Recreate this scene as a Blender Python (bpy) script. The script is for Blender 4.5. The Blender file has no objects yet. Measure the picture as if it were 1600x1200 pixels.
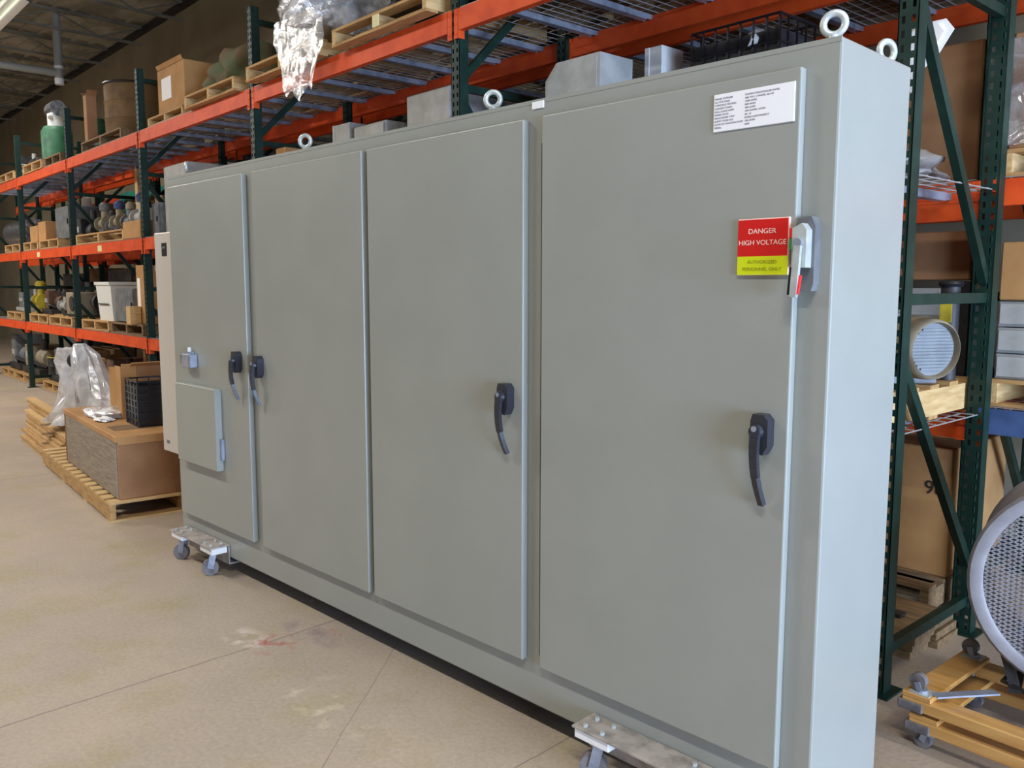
import bpy, bmesh, math, random
from mathutils import Vector, Matrix
random.seed(7)
C = bpy.context.scene.collection
PI = math.pi

# ------------------------------------------------------------------ materials
def lin(c):
    return tuple(((v/255)/12.92 if v/255 <= .04045 else ((v/255+.055)/1.055)**2.4) for v in c) + (1,)

def mat(name, rgb, rough=.5, metal=0., rgb2=None, scale=6., lo=.4, hi=.62, bump=0., bscale=60., coat=0., detail=5., stretch=None, emit=0., spec=None):
    m = bpy.data.materials.new(name); m.use_nodes = True
    nt = m.node_tree; N = nt.nodes; L = nt.links
    b = N['Principled BSDF']
    b.inputs['Roughness'].default_value = rough; b.inputs['Metallic'].default_value = metal
    b.inputs['Base Color'].default_value = lin(rgb)
    if spec is not None: b.inputs['Specular IOR Level'].default_value = spec
    if coat: b.inputs['Coat Weight'].default_value = coat; b.inputs['Coat Roughness'].default_value = .2
    if emit:
        b.inputs['Emission Color'].default_value = lin(rgb); b.inputs['Emission Strength'].default_value = emit
    tc = N.new('ShaderNodeTexCoord')
    src = tc.outputs['Object']
    if stretch:
        mp = N.new('ShaderNodeMapping'); mp.inputs['Scale'].default_value = stretch
        L.new(src, mp.inputs['Vector']); src = mp.outputs['Vector']
    if rgb2:
        n = N.new('ShaderNodeTexNoise'); n.inputs['Scale'].default_value = scale; n.inputs['Detail'].default_value = detail
        r = N.new('ShaderNodeValToRGB')
        r.color_ramp.elements[0].position = lo; r.color_ramp.elements[0].color = lin(rgb)
        r.color_ramp.elements[1].position = hi; r.color_ramp.elements[1].color = lin(rgb2)
        L.new(src, n.inputs['Vector']); L.new(n.outputs['Fac'], r.inputs['Fac']); L.new(r.outputs['Color'], b.inputs['Base Color'])
    if bump:
        n2 = N.new('ShaderNodeTexNoise'); n2.inputs['Scale'].default_value = bscale; n2.inputs['Detail'].default_value = 3
        bp = N.new('ShaderNodeBump'); bp.inputs['Strength'].default_value = bump; bp.inputs['Distance'].default_value = .01
        L.new(src, n2.inputs['Vector']); L.new(n2.outputs['Fac'], bp.inputs['Height']); L.new(bp.outputs['Normal'], b.inputs['Normal'])
    return m

def plastic_film(name, white=.25, gloss=.45, scale=5., tmin=None, tmax=None):
    m = bpy.data.materials.new(name); m.use_nodes = True
    nt = m.node_tree; N = nt.nodes; L = nt.links
    for n in list(N): N.remove(n)
    out = N.new('ShaderNodeOutputMaterial')
    tr = N.new('ShaderNodeBsdfTransparent'); gl = N.new('ShaderNodeBsdfGlossy'); di = N.new('ShaderNodeBsdfDiffuse')
    gl.inputs['Roughness'].default_value = .18; gl.inputs['Color'].default_value = (.95, .95, .95, 1); di.inputs['Color'].default_value = (.85, .85, .86, 1)
    m1 = N.new('ShaderNodeMixShader'); m2 = N.new('ShaderNodeMixShader')
    tc = N.new('ShaderNodeTexCoord'); ns = N.new('ShaderNodeTexNoise'); ns.inputs['Scale'].default_value = scale; ns.inputs['Detail'].default_value = 6; ns.inputs['Distortion'].default_value = 1.2
    rp = N.new('ShaderNodeMapRange'); rp.inputs['From Min'].default_value = .4; rp.inputs['From Max'].default_value = .65
    rp.inputs['To Min'].default_value = white*.4 if tmin is None else tmin; rp.inputs['To Max'].default_value = min(1, white*2.6) if tmax is None else tmax
    L.new(tc.outputs['Object'], ns.inputs['Vector']); L.new(ns.outputs['Fac'], rp.inputs['Value'])
    bp = N.new('ShaderNodeBump'); bp.inputs['Strength'].default_value = .9; bp.inputs['Distance'].default_value = .03
    L.new(ns.outputs['Fac'], bp.inputs['Height']); L.new(bp.outputs['Normal'], gl.inputs['Normal'])
    L.new(rp.outputs['Result'], m1.inputs['Fac']); L.new(tr.outputs[0], m1.inputs[1]); L.new(di.outputs[0], m1.inputs[2])
    m2.inputs['Fac'].default_value = gloss
    L.new(m1.outputs[0], m2.inputs[1]); L.new(gl.outputs[0], m2.inputs[2]); L.new(m2.outputs[0], out.inputs['Surface'])
    return m

M = {}
M['cab'] = mat('cabinet_grey_paint', (146,148,141), .36, 0, (149,151,144), 3., bump=.05, bscale=420., coat=.15)
M['ac'] = mat('beige_paint', (196,190,182), .4)
M['galv'] = mat('galvanized_steel', (170,176,190), .42, .55, (140,147,162), 14.)
M['zinc'] = mat('zinc_casting', (200,205,200), .35, .35, (180,186,182), 20.)
M['skate'] = mat('worn_plywood_grey', (172,162,154), .6, .1, (136,128,122), 16., bump=.1)
M['black'] = mat('black_plastic', (26,27,31), .38)
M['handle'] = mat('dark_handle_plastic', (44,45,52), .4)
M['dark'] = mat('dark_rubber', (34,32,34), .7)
M['grey_rubber'] = mat('grey_rubber', (118,112,112), .65, 0, (92,88,90), 30.)
M['green'] = mat('dark_green_rack_paint', (16,42,34), .45, 0, (26,54,44), 12., .45, .75, spec=.35)
M['orange'] = mat('orange_rack_paint', (226,86,34), .5, 0, (210,72,28), 9., .4, .7, spec=.26)
M['blue_beam'] = mat('blue_rack_paint', (74,98,140), .45, 0, (62,84,124), 9.)
M['wire'] = mat('wire_mesh_zinc', (168,165,162), .5, .4)
M['wood'] = mat('pallet_wood', (196,156,100), .75, 0, (160,120,72), 5., .35, .7, bump=.15, bscale=30, stretch=(1.2,9,9))
M['wood_pale'] = mat('pale_pallet_wood', (216,182,128), .75, 0, (184,146,92), 5., .35, .7, bump=.15, bscale=30, stretch=(9,1.2,9))
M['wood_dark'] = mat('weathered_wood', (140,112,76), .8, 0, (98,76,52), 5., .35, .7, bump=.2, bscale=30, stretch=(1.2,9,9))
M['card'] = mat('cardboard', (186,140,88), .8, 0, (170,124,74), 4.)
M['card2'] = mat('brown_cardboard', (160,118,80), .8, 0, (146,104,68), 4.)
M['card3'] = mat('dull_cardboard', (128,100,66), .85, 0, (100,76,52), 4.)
M['white'] = mat('white_paint', (226,226,222), .5)
M['label_white'] = mat('white_engraved_plastic', (240,240,242), .35)
M['paper'] = mat('white_paper', (244,242,240), .7)
M['ink'] = mat('grey_engraving', (140,138,150), .6)
M['red'] = mat('sign_red', (204,24,20), .4)
M['yellow'] = mat('sign_yellow', (208,220,22), .4)
M['sign_ink'] = mat('olive_engraving', (150,160,10), .6)
M['pink'] = mat('pale_pink_core', (246,206,196), .5)
M['ind_red'] = mat('indicator_red', (214,44,44), .4)
M['ind_green'] = mat('indicator_green', (40,140,70), .4)
M['mgrey'] = mat('machine_grey', (122,126,128), .5, .1, (98,100,104), 9.)
M['mlight'] = mat('light_machine_grey', (176,176,172), .5, 0, (158,158,154), 8.)
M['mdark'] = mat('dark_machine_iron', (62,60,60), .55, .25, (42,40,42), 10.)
M['mgreen'] = mat('machine_green', (52,110,78), .5, 0, (36,84,62), 8.)
M['mblue'] = mat('machine_blue', (56,76,128), .5, 0, (40,54,96), 8.)
M['mred'] = mat('machine_red', (170,40,34), .5)
M['myellow'] = mat('machine_yellow', (196,178,44), .55, 0, (150,130,40), 8.)
M['mtan'] = mat('machine_tan', (154,144,122), .55, 0, (126,114,94), 8.)
M['mbrown'] = mat('rusty_brown', (112,84,64), .7, .1, (78,58,46), 8.)
M['alu'] = mat('bright_aluminium', (205,206,210), .25, .9, (150,152,158), 18., bump=.4, bscale=25)
M['teal'] = mat('teal_tarp', (58,170,148), .55, 0, (44,140,124), 6.)
M['olive'] = mat('olive_tarp', (98,104,72), .75, 0, (120,96,70), 7., bump=.6, bscale=12)
M['film'] = plastic_film('clear_shrink_film', .22, .42, 6.)
M['film_stack'] = plastic_film('stretch_wrap', .62, .2, 6., .42, .8)
M['film_white'] = plastic_film('cloudy_shrink_film', .5, .3, 9.)
M['blackbag'] = mat('black_plastic_bag', (28,27,28), .28, bump=.7, bscale=9)
M['fan'] = mat('fan_grey_paint', (150,147,150), .45, .1, (134,131,136), 10.)
M['tan_wood'] = mat('varnished_rail_wood', (206,158,92), .45, 0, (184,132,68), 4., .35, .7, coat=.3, stretch=(1.2,10,10))
M['pipe'] = mat('pipe_white', (150,150,140), .5)
M['steel_dark'] = mat('dull_roof_steel', (128,123,108), .75, 0, (104,100,88), 2.)
M['lamp'] = mat('fluorescent_tube', (235,240,220), .4, emit=.7)
M['tape'] = mat('label_cream', (226,214,160), .6)
M['dullplastic'] = mat('dull_plastic_sheet',(160,152,146),.5,0,(120,112,108),7.,bump=.8,bscale=14)
M['fanin'] = mat('fan_inside', (84,84,88), .6)

def corrugated():
    m = mat('wavy_wrapped_ply', (158,146,130), .5, 0, (120,106,90), 5., .3, .7, stretch=(1.6,1.6,16), bump=.5, bscale=6)
    return m
M['wavy'] = corrugated()

# ------------------------------------------------------------------ mesh helper
class MB:
    def __init__(s): s.bm = bmesh.new()
    def box(s, x0,y0,z0,x1,y1,z1, bev=0., seg=2):
        r = bmesh.ops.create_cube(s.bm, size=1.)
        vs = r['verts']
        for v in vs:
            v.co = Vector(((x0+x1)/2+v.co.x*(x1-x0), (y0+y1)/2+v.co.y*(y1-y0), (z0+z1)/2+v.co.z*(z1-z0)))
        if bev:
            es = list({e for v in vs for e in v.link_edges})
            bmesh.ops.bevel(s.bm, geom=es, offset=bev, segments=seg, affect='EDGES', profile=.5)
        return s
    def bar(s, p, q, w, h, up=(0,0,1)):
        p, q = Vector(p), Vector(q); d = q-p; l = d.length; d.normalize()
        u = Vector(up)
        if abs(d.dot(u)) > .98: u = Vector((0,1,0))
        sx = d.cross(u).normalized(); su = sx.cross(d)
        vs = bmesh.ops.create_cube(s.bm, size=1.)['verts']
        for v in vs:
            v.co = (p+q)/2 + d*(v.co.y*l) + sx*(v.co.x*w) + su*(v.co.z*h)
        return s
    def cyl(s, p, q, r, r2=None, n=20, caps=True):
        p, q = Vector(p), Vector(q); d = q-p; l = d.length
        vs = bmesh.ops.create_cone(s.bm, cap_ends=caps, segments=n, radius1=r, radius2=r if r2 is None else r2, depth=l)['verts']
        R = d.to_track_quat('Z','Y').to_matrix()
        for v in vs: v.co = R @ v.co + (p+q)/2
        return s
    def tube(s, pts, r, n=8):
        pts = [Vector(p) for p in pts]; rings = []
        for i, p in enumerate(pts):
            d = (pts[min(i+1,len(pts)-1)]-pts[max(i-1,0)]).normalized()
            R = d.to_track_quat('Z','Y').to_matrix()
            rr = r[i] if isinstance(r,(list,tuple)) else r
            rings.append([s.bm.verts.new(p + R@Vector((rr*math.cos(2*PI*k/n), rr*math.sin(2*PI*k/n), 0))) for k in range(n)])
        for a, b in zip(rings, rings[1:]):
            for k in range(n): s.bm.faces.new((a[k],a[(k+1)%n],b[(k+1)%n],b[k]))
        s.bm.faces.new(rings[0][::-1]); s.bm.faces.new(rings[-1])
        return s
    def lathe(s, prof, c=(0,0,0), axis=(0,0,1), n=28):
        R = Vector(axis).normalized().to_track_quat('Z','Y').to_matrix(); c = Vector(c); rings = []
        for r, z in prof:
            rings.append([s.bm.verts.new(c + R@Vector((max(r,1e-4)*math.cos(2*PI*k/n), max(r,1e-4)*math.sin(2*PI*k/n), z))) for k in range(n)])
        for a, b in zip(rings, rings[1:]):
            for k in range(n): s.bm.faces.new((a[k],a[(k+1)%n],b[(k+1)%n],b[k]))
        return s
    def torus(s, c, R, r, axis=(0,1,0), n=28, m=10, a0=0., a1=2*PI):
        Q = Vector(axis).normalized().to_track_quat('Z','Y').to_matrix(); c = Vector(c)
        full = abs(a1-a0-2*PI) < 1e-6; cnt = n if full else n+1; rings = []
        for i in range(cnt):
            a = a0+(a1-a0)*i/n
            rings.append([s.bm.verts.new(c + Q@Vector(((R+r*math.cos(2*PI*k/m))*math.cos(a), (R+r*math.cos(2*PI*k/m))*math.sin(a), r*math.sin(2*PI*k/m)))) for k in range(m)])
        for i in range(n):
            a, b = rings[i], rings[(i+1)%cnt]
            for k in range(m): s.bm.faces.new((a[k],b[k],b[(k+1)%m],a[(k+1)%m]))
        return s
    def prism(s, pts, lo, hi, plane='xz'):
        def P(u,v,w):
            return {'xz':(u,w,v),'yz':(w,u,v),'xy':(u,v,w)}[plane]
        a = [s.bm.verts.new(P(u,v,lo)) for u,v in pts]; b = [s.bm.verts.new(P(u,v,hi)) for u,v in pts]
        s.bm.faces.new(a); s.bm.faces.new(b[::-1])
        for i in range(len(pts)):
            j = (i+1)%len(pts); s.bm.faces.new((a[i],b[i],b[j],a[j]))
        return s
    def blob(s, c, size, amp=.18, sub=3, seed=0, flat=True, sq=.0):
        rnd = random.Random(seed)
        ph = [(rnd.uniform(2,6), rnd.uniform(0,6), Vector((rnd.uniform(-1,1),rnd.uniform(-1,1),rnd.uniform(-1,1))).normalized()) for _ in range(7)]
        vs = bmesh.ops.create_icosphere(s.bm, subdivisions=sub, radius=1.)['verts']
        for v in vs:
            d = v.co.copy()
            f = 1+amp*sum(math.sin(k*d.dot(w)*2+p) for k,p,w in ph)/2.2 + rnd.uniform(-.4,.4)*amp*.4
            if sq:
                mx = max(abs(d.x),abs(d.y),abs(d.z)); f *= (1-sq)+sq/mx
            d *= f
            z = d.z*size[2]/2
            if flat and z < -size[2]/2*.8: z = -size[2]/2*.8
            v.co = Vector((c[0]+d.x*size[0]/2, c[1]+d.y*size[1]/2, c[2]+z))
        return s
    def build(s, name, material, parent=None, smooth=False):
        bmesh.ops.recalc_face_normals(s.bm, faces=s.bm.faces)
        me = bpy.data.meshes.new(name); s.bm.to_mesh(me); s.bm.free()
        me.materials.append(M[material] if isinstance(material,str) else material)
        if smooth:
            me.polygons.foreach_set('use_smooth', [True]*len(me.polygons))
            try: me.set_sharp_from_angle(angle=math.radians(40))
            except Exception: pass
        o = bpy.data.objects.new(name, me); C.objects.link(o)
        if parent: o.parent = parent
        return o

def tag(o, label, cat, group=None):
    o['label'] = label; o['category'] = cat
    if group: o['group'] = group
    return o
def thing(name, label, cat, loc=(0,0,0), rz=0., group=None):
    o = bpy.data.objects.new(name, None); C.objects.link(o); o.empty_display_size = .1
    o.location = loc; o.rotation_euler = (0,0,rz)
    return tag(o, label, cat, group)
def solo(name, mb, m, label, cat, loc=(0,0,0), rz=0., group=None, smooth=False):
    o = mb.build(name, m, None, smooth); o.location = loc; o.rotation_euler = (0,0,rz)
    return tag(o, label, cat, group)
def struct(name, mb, m):
    o = mb.build(name, m); o['kind'] = 'structure'; return o
KIDS = {}
def dup(root, loc, rz, label, group=None):
    r = root.copy(); C.objects.link(r); r.location = loc; r.rotation_euler = (0,0,rz); r['label'] = label
    if group: r['group'] = group
    for ch in list(root.children):
        c = ch.copy(); C.objects.link(c); c.parent = r
        for g in list(ch.children):
            d = g.copy(); C.objects.link(d); d.parent = c
    return r
def text(txt, size, loc, parent, m, name='lettering', sx=1., rot=(PI/2,0,0), align='LEFT'):
    cu = bpy.data.curves.new('t','FONT'); cu.body = txt; cu.size = size; cu.extrude = .0004; cu.align_x = align
    o = bpy.data.objects.new('t', cu); C.objects.link(o)
    dg = bpy.context.evaluated_depsgraph_get(); dg.update()
    me = bpy.data.meshes.new_from_object(o.evaluated_get(dg)); bpy.data.objects.remove(o)
    me.materials.clear(); me.materials.append(M[m])
    n = bpy.data.objects.new(name, me); C.objects.link(n); n.parent = parent
    n.location = loc; n.rotation_euler = rot; n.scale = (sx,1,1)
    return n

# ------------------------------------------------------------------ rack frame of reference
TH = -.049; OX, OY = -.254, 1.208; S = 2.713
def W(a, b, z=0.):
    return (OX - a*math.cos(TH) - b*math.sin(TH), OY - a*math.sin(TH) + b*math.cos(TH), z)
ROW2 = 1.16; DEP = .88; R2O = .16
Z1, Z2, Z3 = 1.03, 2.105, 3.215         # tops of the beams
BH = .122
ORD = ['first','second','third','fourth','fifth','sixth','seventh','eighth']
LV = {1:'lowest',2:'middle',3:'top'}

# ------------------------------------------------------------------ room
def concrete():
    m = bpy.data.materials.new('concrete_floor'); m.use_nodes = True
    nt = m.node_tree; N = nt.nodes; L = nt.links; b = N['Principled BSDF']; b.inputs['Roughness'].default_value = .55
    tc = N.new('ShaderNodeTexCoord')
    def noise(sc, det=6, rgh=.6):
        n = N.new('ShaderNodeTexNoise'); n.inputs['Scale'].default_value = sc; n.inputs['Detail'].default_value = det; n.inputs['Roughness'].default_value = rgh
        L.new(tc.outputs['Object'], n.inputs['Vector']); return n
    def ramp(src, p0, c0, p1, c1):
        r = N.new('ShaderNodeValToRGB'); r.color_ramp.elements[0].position = p0; r.color_ramp.elements[0].color = c0
        r.color_ramp.elements[1].position = p1; r.color_ramp.elements[1].color = c1; L.new(src, r.inputs['Fac']); return r
    n1 = noise(1.1); base = ramp(n1.outputs['Fac'], .35, lin((184,166,147)), .66, lin((168,153,138)))
    n2 = noise(2.7); ye = ramp(n2.outputs['Fac'], .5, (0,0,0,1), .72, (1,1,1,1))
    n3 = noise(55,3); fine = ramp(n3.outputs['Fac'], .3, (.82,.82,.82,1), .7, (1.06,1.06,1.06,1))
    def mix(a, bcol, fac, mode='MIX'):
        x = N.new('ShaderNodeMixRGB'); x.blend_type = mode
        if isinstance(fac,(int,float)): x.inputs['Fac'].default_value = fac
        else: L.new(fac, x.inputs['Fac'])
        L.new(a, x.inputs['Color1'])
        if isinstance(bcol, tuple): x.inputs['Color2'].default_value = bcol
        else: L.new(bcol, x.inputs['Color2'])
        return x.outputs['Color']
    c = mix(base.outputs['Color'], lin((168,153,122)), ye.outputs['Color'])
    c = mix(c, fine.outputs['Color'], .8, 'MULTIPLY')
    # specks of white grit
    v = N.new('ShaderNodeTexVoronoi'); v.inputs['Scale'].default_value = 2.2; L.new(tc.outputs['Object'], v.inputs['Vector'])
    vr = ramp(v.outputs['Distance'], .012, (1,1,1,1), .02, (0,0,0,1)); c = mix(c, lin((225,220,214)), vr.outputs['Color'])
    # control joints and cracks
    sep = N.new('ShaderNodeSeparateXYZ'); 
    nd = noise(3.,3); vm = N.new('ShaderNodeVectorMath'); vm.operation = 'MULTIPLY_ADD'
    vm.inputs[1].default_value = (.03,.03,0); L.new(nd.outputs['Color'], vm.inputs[0]); L.new(tc.outputs['Object'], vm.inputs[2])
    L.new(vm.outputs['Vector'], sep.inputs['Vector'])
    def math_(op, a, bb):
        x = N.new('ShaderNodeMath'); x.operation = op
        for i, q in enumerate((a,bb)):
            if q is None: continue
            if isinstance(q,(int,float)): x.inputs[i].default_value = q
            else: L.new(q, x.inputs[i])
        return x.outputs[0]
    def linemask(coord, x0, w):
        return math_('LESS_THAN', math_('ABSOLUTE', math_('SUBTRACT', coord, x0), None), w)
    X, Y = sep.outputs['X'], sep.outputs['Y']
    jm = math_('MAXIMUM', linemask(X, -2.42, .0045), linemask(X, -.91, .003))
    jm = math_('MAXIMUM', jm, linemask(math_('ADD', X, math_('MULTIPLY', Y, .8)), -1.9, .0022))
    jm = math_('MAXIMUM', jm, linemask(X, -6.9, .005))
    jm = math_('MULTIPLY', jm, .6)
    c = mix(c, lin((104,88,92)), jm)
    # a patch of red and pale paint scrapes near the joint
    def patch(cx, cy, rx, ry, nsc, p0, p1, col, cin, amt=1.):
        mx = N.new('ShaderNodeMapping'); mx.inputs['Location'].default_value = (-cx/rx, -cy/ry, 0); mx.inputs['Scale'].default_value = (1/rx,1/ry,1)
        L.new(tc.outputs['Object'], mx.inputs['Vector'])
        ln = N.new('ShaderNodeVectorMath'); ln.operation = 'LENGTH'; L.new(mx.outputs['Vector'], ln.inputs[0])
        fall = ramp(ln.outputs['Value'], .4, (1,1,1,1), 1., (0,0,0,1)); nn = noise(nsc,4)
        nr = ramp(nn.outputs['Fac'], p0, (0,0,0,1), p1, (amt,amt,amt,1))
        return mix(cin, col, math_('MULTIPLY', fall.outputs['Color'], nr.outputs['Color']))
    c = patch(-2.40,-.30,.14,.12,14,.5,.6,lin((170,84,74)),c,.8)
    c = patch(-2.33,-.05,.1,.05,10,.45,.6,lin((172,96,84)),c,.7)
    c = patch(-2.55,-.36,.2,.1,12,.45,.62,lin((214,198,186)),c,.8)
    c = patch(-2.38,-.12,.25,.09,8,.4,.6,lin((128,112,116)),c,.7)
    c = patch(-1.75,-.42,.5,.2,9,.55,.68,lin((206,190,166)),c,.7)
    c = patch(-5.,-2.,2.4,1.6,1.6,.4,.65,lin((176,160,136)),c,.6)
    L.new(c, b.inputs['Base Color'])
    rr = ramp(n2.outputs['Fac'], .3, (.42,.42,.42,1), .7, (.62,.62,.62,1)); L.new(rr.outputs['Color'], b.inputs['Roughness'])
    bp = N.new('ShaderNodeBump'); bp.inputs['Strength'].default_value = .12; bp.inputs['Distance'].default_value = .01
    L.new(n3.outputs['Fac'], bp.inputs['Height']); L.new(bp.outputs['Normal'], b.inputs['Normal'])
    return m
M['floor'] = concrete()
M['wall'] = mat('painted_block_wall', (150,139,116), .85, 0, (136,126,104), 1.2)
M['wall2'] = mat('pale_wall', (128,120,108), .85, 0, (112,104,94), 1.2)
M['deck'] = mat('roof_deck', (164,158,140), .8, 0, (128,122,106), 1.6)

XL, XR, YF = -34., 8., -8.
CZ = 6.2
struct('floor', MB().box(XL,YF,-.1,XR,6,0), 'floor')
def wallbox(a0,a1,b0,b1,z0,z1,mb=None):
    mb = mb or MB(); pts = [W(a0,b0),W(a1,b0),W(a1,b1),W(a0,b1)]
    return mb.prism([(p[0],p[1]) for p in pts], z0, z1, 'xy')
struct('wall_back', wallbox(-8.6,34.,2.45,2.6,0,CZ), 'wall')
struct('wall_front', MB().box(XL,YF-.15,0,XR,YF,CZ), 'wall2')
struct('wall_left', MB().box(XL-.15,YF,0,XL,6,CZ), 'wall2')
# right wall with a dock opening
mb = MB(); DY0, DY1, DZ = -4.0, 1.2, 2.4
mb.box(XR,YF,0,XR+.2,DY0,CZ); mb.box(XR,DY1,0,XR+.2,6,CZ); mb.box(XR,DY0,DZ,XR+.2,DY1,CZ)
struct('wall_right', mb, 'wall2')
mb = MB()
for y in (DY0-.08, DY1): mb.box(XR-.03,y,0,XR,y+.08,DZ+.08)
mb.box(XR-.03,DY0,DZ,XR,DY1,DZ+.08); struct('trim_1', mb, 'mgrey')
# roof: ribbed deck, joists, pipes
mb = MB(); mb.box(XL,YF,CZ,XR,6,CZ+.1)
y = YF
while y < 5.5:
    mb.box(XL,y,CZ-.035,XR,y+.06,CZ); y += .3
struct('ceiling', mb, 'deck')
mb = MB(); mb.prism([(W(-8.6,2.35)[0],W(-8.6,2.35)[1]),(W(34,2.35)[0],W(34,2.35)[1]),(W(34,2.45)[0],W(34,2.45)[1]),(W(-8.6,2.45)[0],W(-8.6,2.45)[1])], CZ-.12, CZ-.04, 'xy')
struct('trim_2', mb, 'mdark')

def joist():
    t = thing('roof_joist','','joist')
    L_ = 11.6; y0 = -L_/2
    MB().box(-.035,y0,-.04,.035,-y0,0).build('top_chord','steel_dark',t)
    MB().box(-.035,y0,-.33,.035,-y0,-.295).build('bottom_chord','steel_dark',t)
    mb = MB(); n = 16; dz = L_/n
    for i in range(n):
        a = (0,y0+i*dz,-.31 if i%2 else -.03); b = (0,y0+(i+1)*dz,-.03 if i%2 else -.31); mb.bar(a,b,.02,.02)
    mb.build('web','steel_dark',t)
    return t
j0 = None
JY = lambda x: 3.62 + (-x-1.6)*.049 - 5.8
for i, x in enumerate([-1.6,-3.5,-5.4,-7.3,-9.2,-11.1,-13.,-14.9,-16.8,-18.7,-20.6,-22.5,-24.4]):
    lab = f'dull open-web roof joist crossing the ceiling, {["first","second","third","fourth","fifth","sixth","seventh","eighth","ninth","tenth","eleventh","twelfth","thirteenth"][i]} counted from the near end'
    if j0 is None: j0 = joist(); j0['label'] = lab; j0['group'] = 'roof joists'; j0.location = (x,JY(x),CZ-.035)
    else: dup(j0,(x,JY(x),CZ-.035),0,lab,'roof joists')

# pale pipe running under the roof and its drop
t = thing('ceiling_pipe','pale pipe under the roof with a vertical drop ending in white collars','pipe',W(14.85,.98,0),TH)
MB().cyl((0,-3.2,5.16),(0,0,5.16),.062,n=20).build('horizontal_run','pipe',t,True)
MB().cyl((0,0,5.06),(0,0,6.16),.066,n=20).build('drop','pipe',t,True)
MB().cyl((0,0,5.23),(0,0,5.275),.072,n=20).build('collar','white',t,True)
MB().cyl((0,0,4.97),(0,0,5.07),.072,n=20).build('collar','white',t,True)

# fluorescent fixtures
def fixture():
    t = thing('ceiling_light','','lamp')
    MB().box(-1.25,-.05,.0,1.25,.05,.07).build('housing','white',t)
    MB().prism([(-.17,-.06),(-.05,.0),(.05,.0),(.17,-.06),(.165,-.065),(.05,-.008),(-.05,-.008),(-.165,-.065)],-1.25,1.25,'yz').build('reflector','white',t)
    for s in (-.06,.06): MB().cyl((-1.2,s,-.035),(1.2,s,-.035),.016,n=10).build('tube','lamp',t,True)
    for s in (-1,1): MB().cyl((s,0,.07),(s,0,.6),.006,n=6).build('hanger','galv',t)
    return t
FX = [(1.9,-3.0),(-5.2,-3.0),(-12.6,-3.0),(-19.8,-3.0),(3.9,.7)]  # last strip is an extra, added to brighten the floor at right
f0 = None
for i,(x,y) in enumerate(FX):
    z = 5.56 if i < 4 else 5.3
    lab = ['white fluorescent strip light hanging over the aisle beside the near end of the tall cabinet',
           'white fluorescent strip light hanging over the aisle beside the far end of the tall cabinet',
           'white fluorescent strip light over the aisle, third along from the near end',
           'white fluorescent strip light over the far end of the aisle',
           'white strip light above the drum fan, added to brighten the floor'][i]
    if f0 is None: f0 = fixture(); f0['label'] = lab; f0['group'] = 'ceiling strip lights'; f0.location = (x,y,z)
    else: dup(f0,(x,y,5.56),0,lab,'ceiling strip lights')
t4 = dup(f0, (W(12.55,-.42)[0], W(12.55,-.42)[1], 5.28), TH, 'pale strip fixture hanging in front of the pallet racks at top left', 'ceiling strip lights')

# ------------------------------------------------------------------ pallet racks
def post(parent, y, face):
    mb = MB(); H = 3.86; w = .038
    yf = y + face*.038; t_ = .004
    def fb(x0,x1,z0,z1): mb.box(x0,min(yf,yf-face*t_),z0,x1,max(yf,yf-face*t_),z1)
    fb(-w,-.026,0,H); fb(-.012,.012,0,H); fb(.026,w,0,H)
    z = .0
    while z < H-.03:
        for sx in (-1,1):
            x0, x1 = sorted((sx*.012, sx*.026)); fb(x0,x1,z,z+.025)
        z += .0508
    y0, y1 = sorted((yf, yf-face*.07))
    mb.box(-w,y0,0,-w+t_,y1,H); mb.box(w-t_,y0,0,w,y1,H)
    mb.build('post','green',parent)
    MB().box(-.06,y-.07,0,.07,y+.07,.008).build('foot_plate','green',parent)
def frame():
    t = thing('rack_upright','','rack frame')
    post(t, 0, -1); post(t, DEP, -1)
    def br(p,q): MB().bar((0,p[0],p[1]),(0,q[0],q[1]),.034,.044).build('brace','green',t)
    br((.03,.16),(DEP-.03,.16)); br((.03,1.56),(DEP-.03,1.56)); br((.03,2.78),(DEP-.03,2.78)); br((.03,3.75),(DEP-.03,3.75))
    br((.03,2.68),(DEP-.03,1.63)); br((.03,1.34),(DEP-.03,.34)); br((.03,2.85),(DEP-.03,3.68))
    return t
fr = None
for row,(b0,rng) in enumerate([(0,range(0,7)),(ROW2,range(-1,8))]):
    for i in rng:
        nm = f'dark green perforated rack frame, {"front" if row==0 else "rear"} row, '
        if i == 0: nm += 'beside the right end of the grey cabinet' if row==0 else 'just behind the near front frame'
        elif i < 0: nm += 'furthest right, beyond the drum fan'
        else: nm += f'{ORD[i-1]} left of the cabinet-end frame'
        p = W(i*S+(.045 if i==0 and row==0 else 0)+(R2O if row else 0),b0,0)
        if fr is None: fr = frame(); fr.location = p; fr.rotation_euler.z = TH; fr['label'] = nm; fr['group'] = 'green rack frames, front row'
        else: dup(fr,p,TH,nm,'green rack frames, front row' if row==0 else 'green rack frames, rear row')

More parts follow.
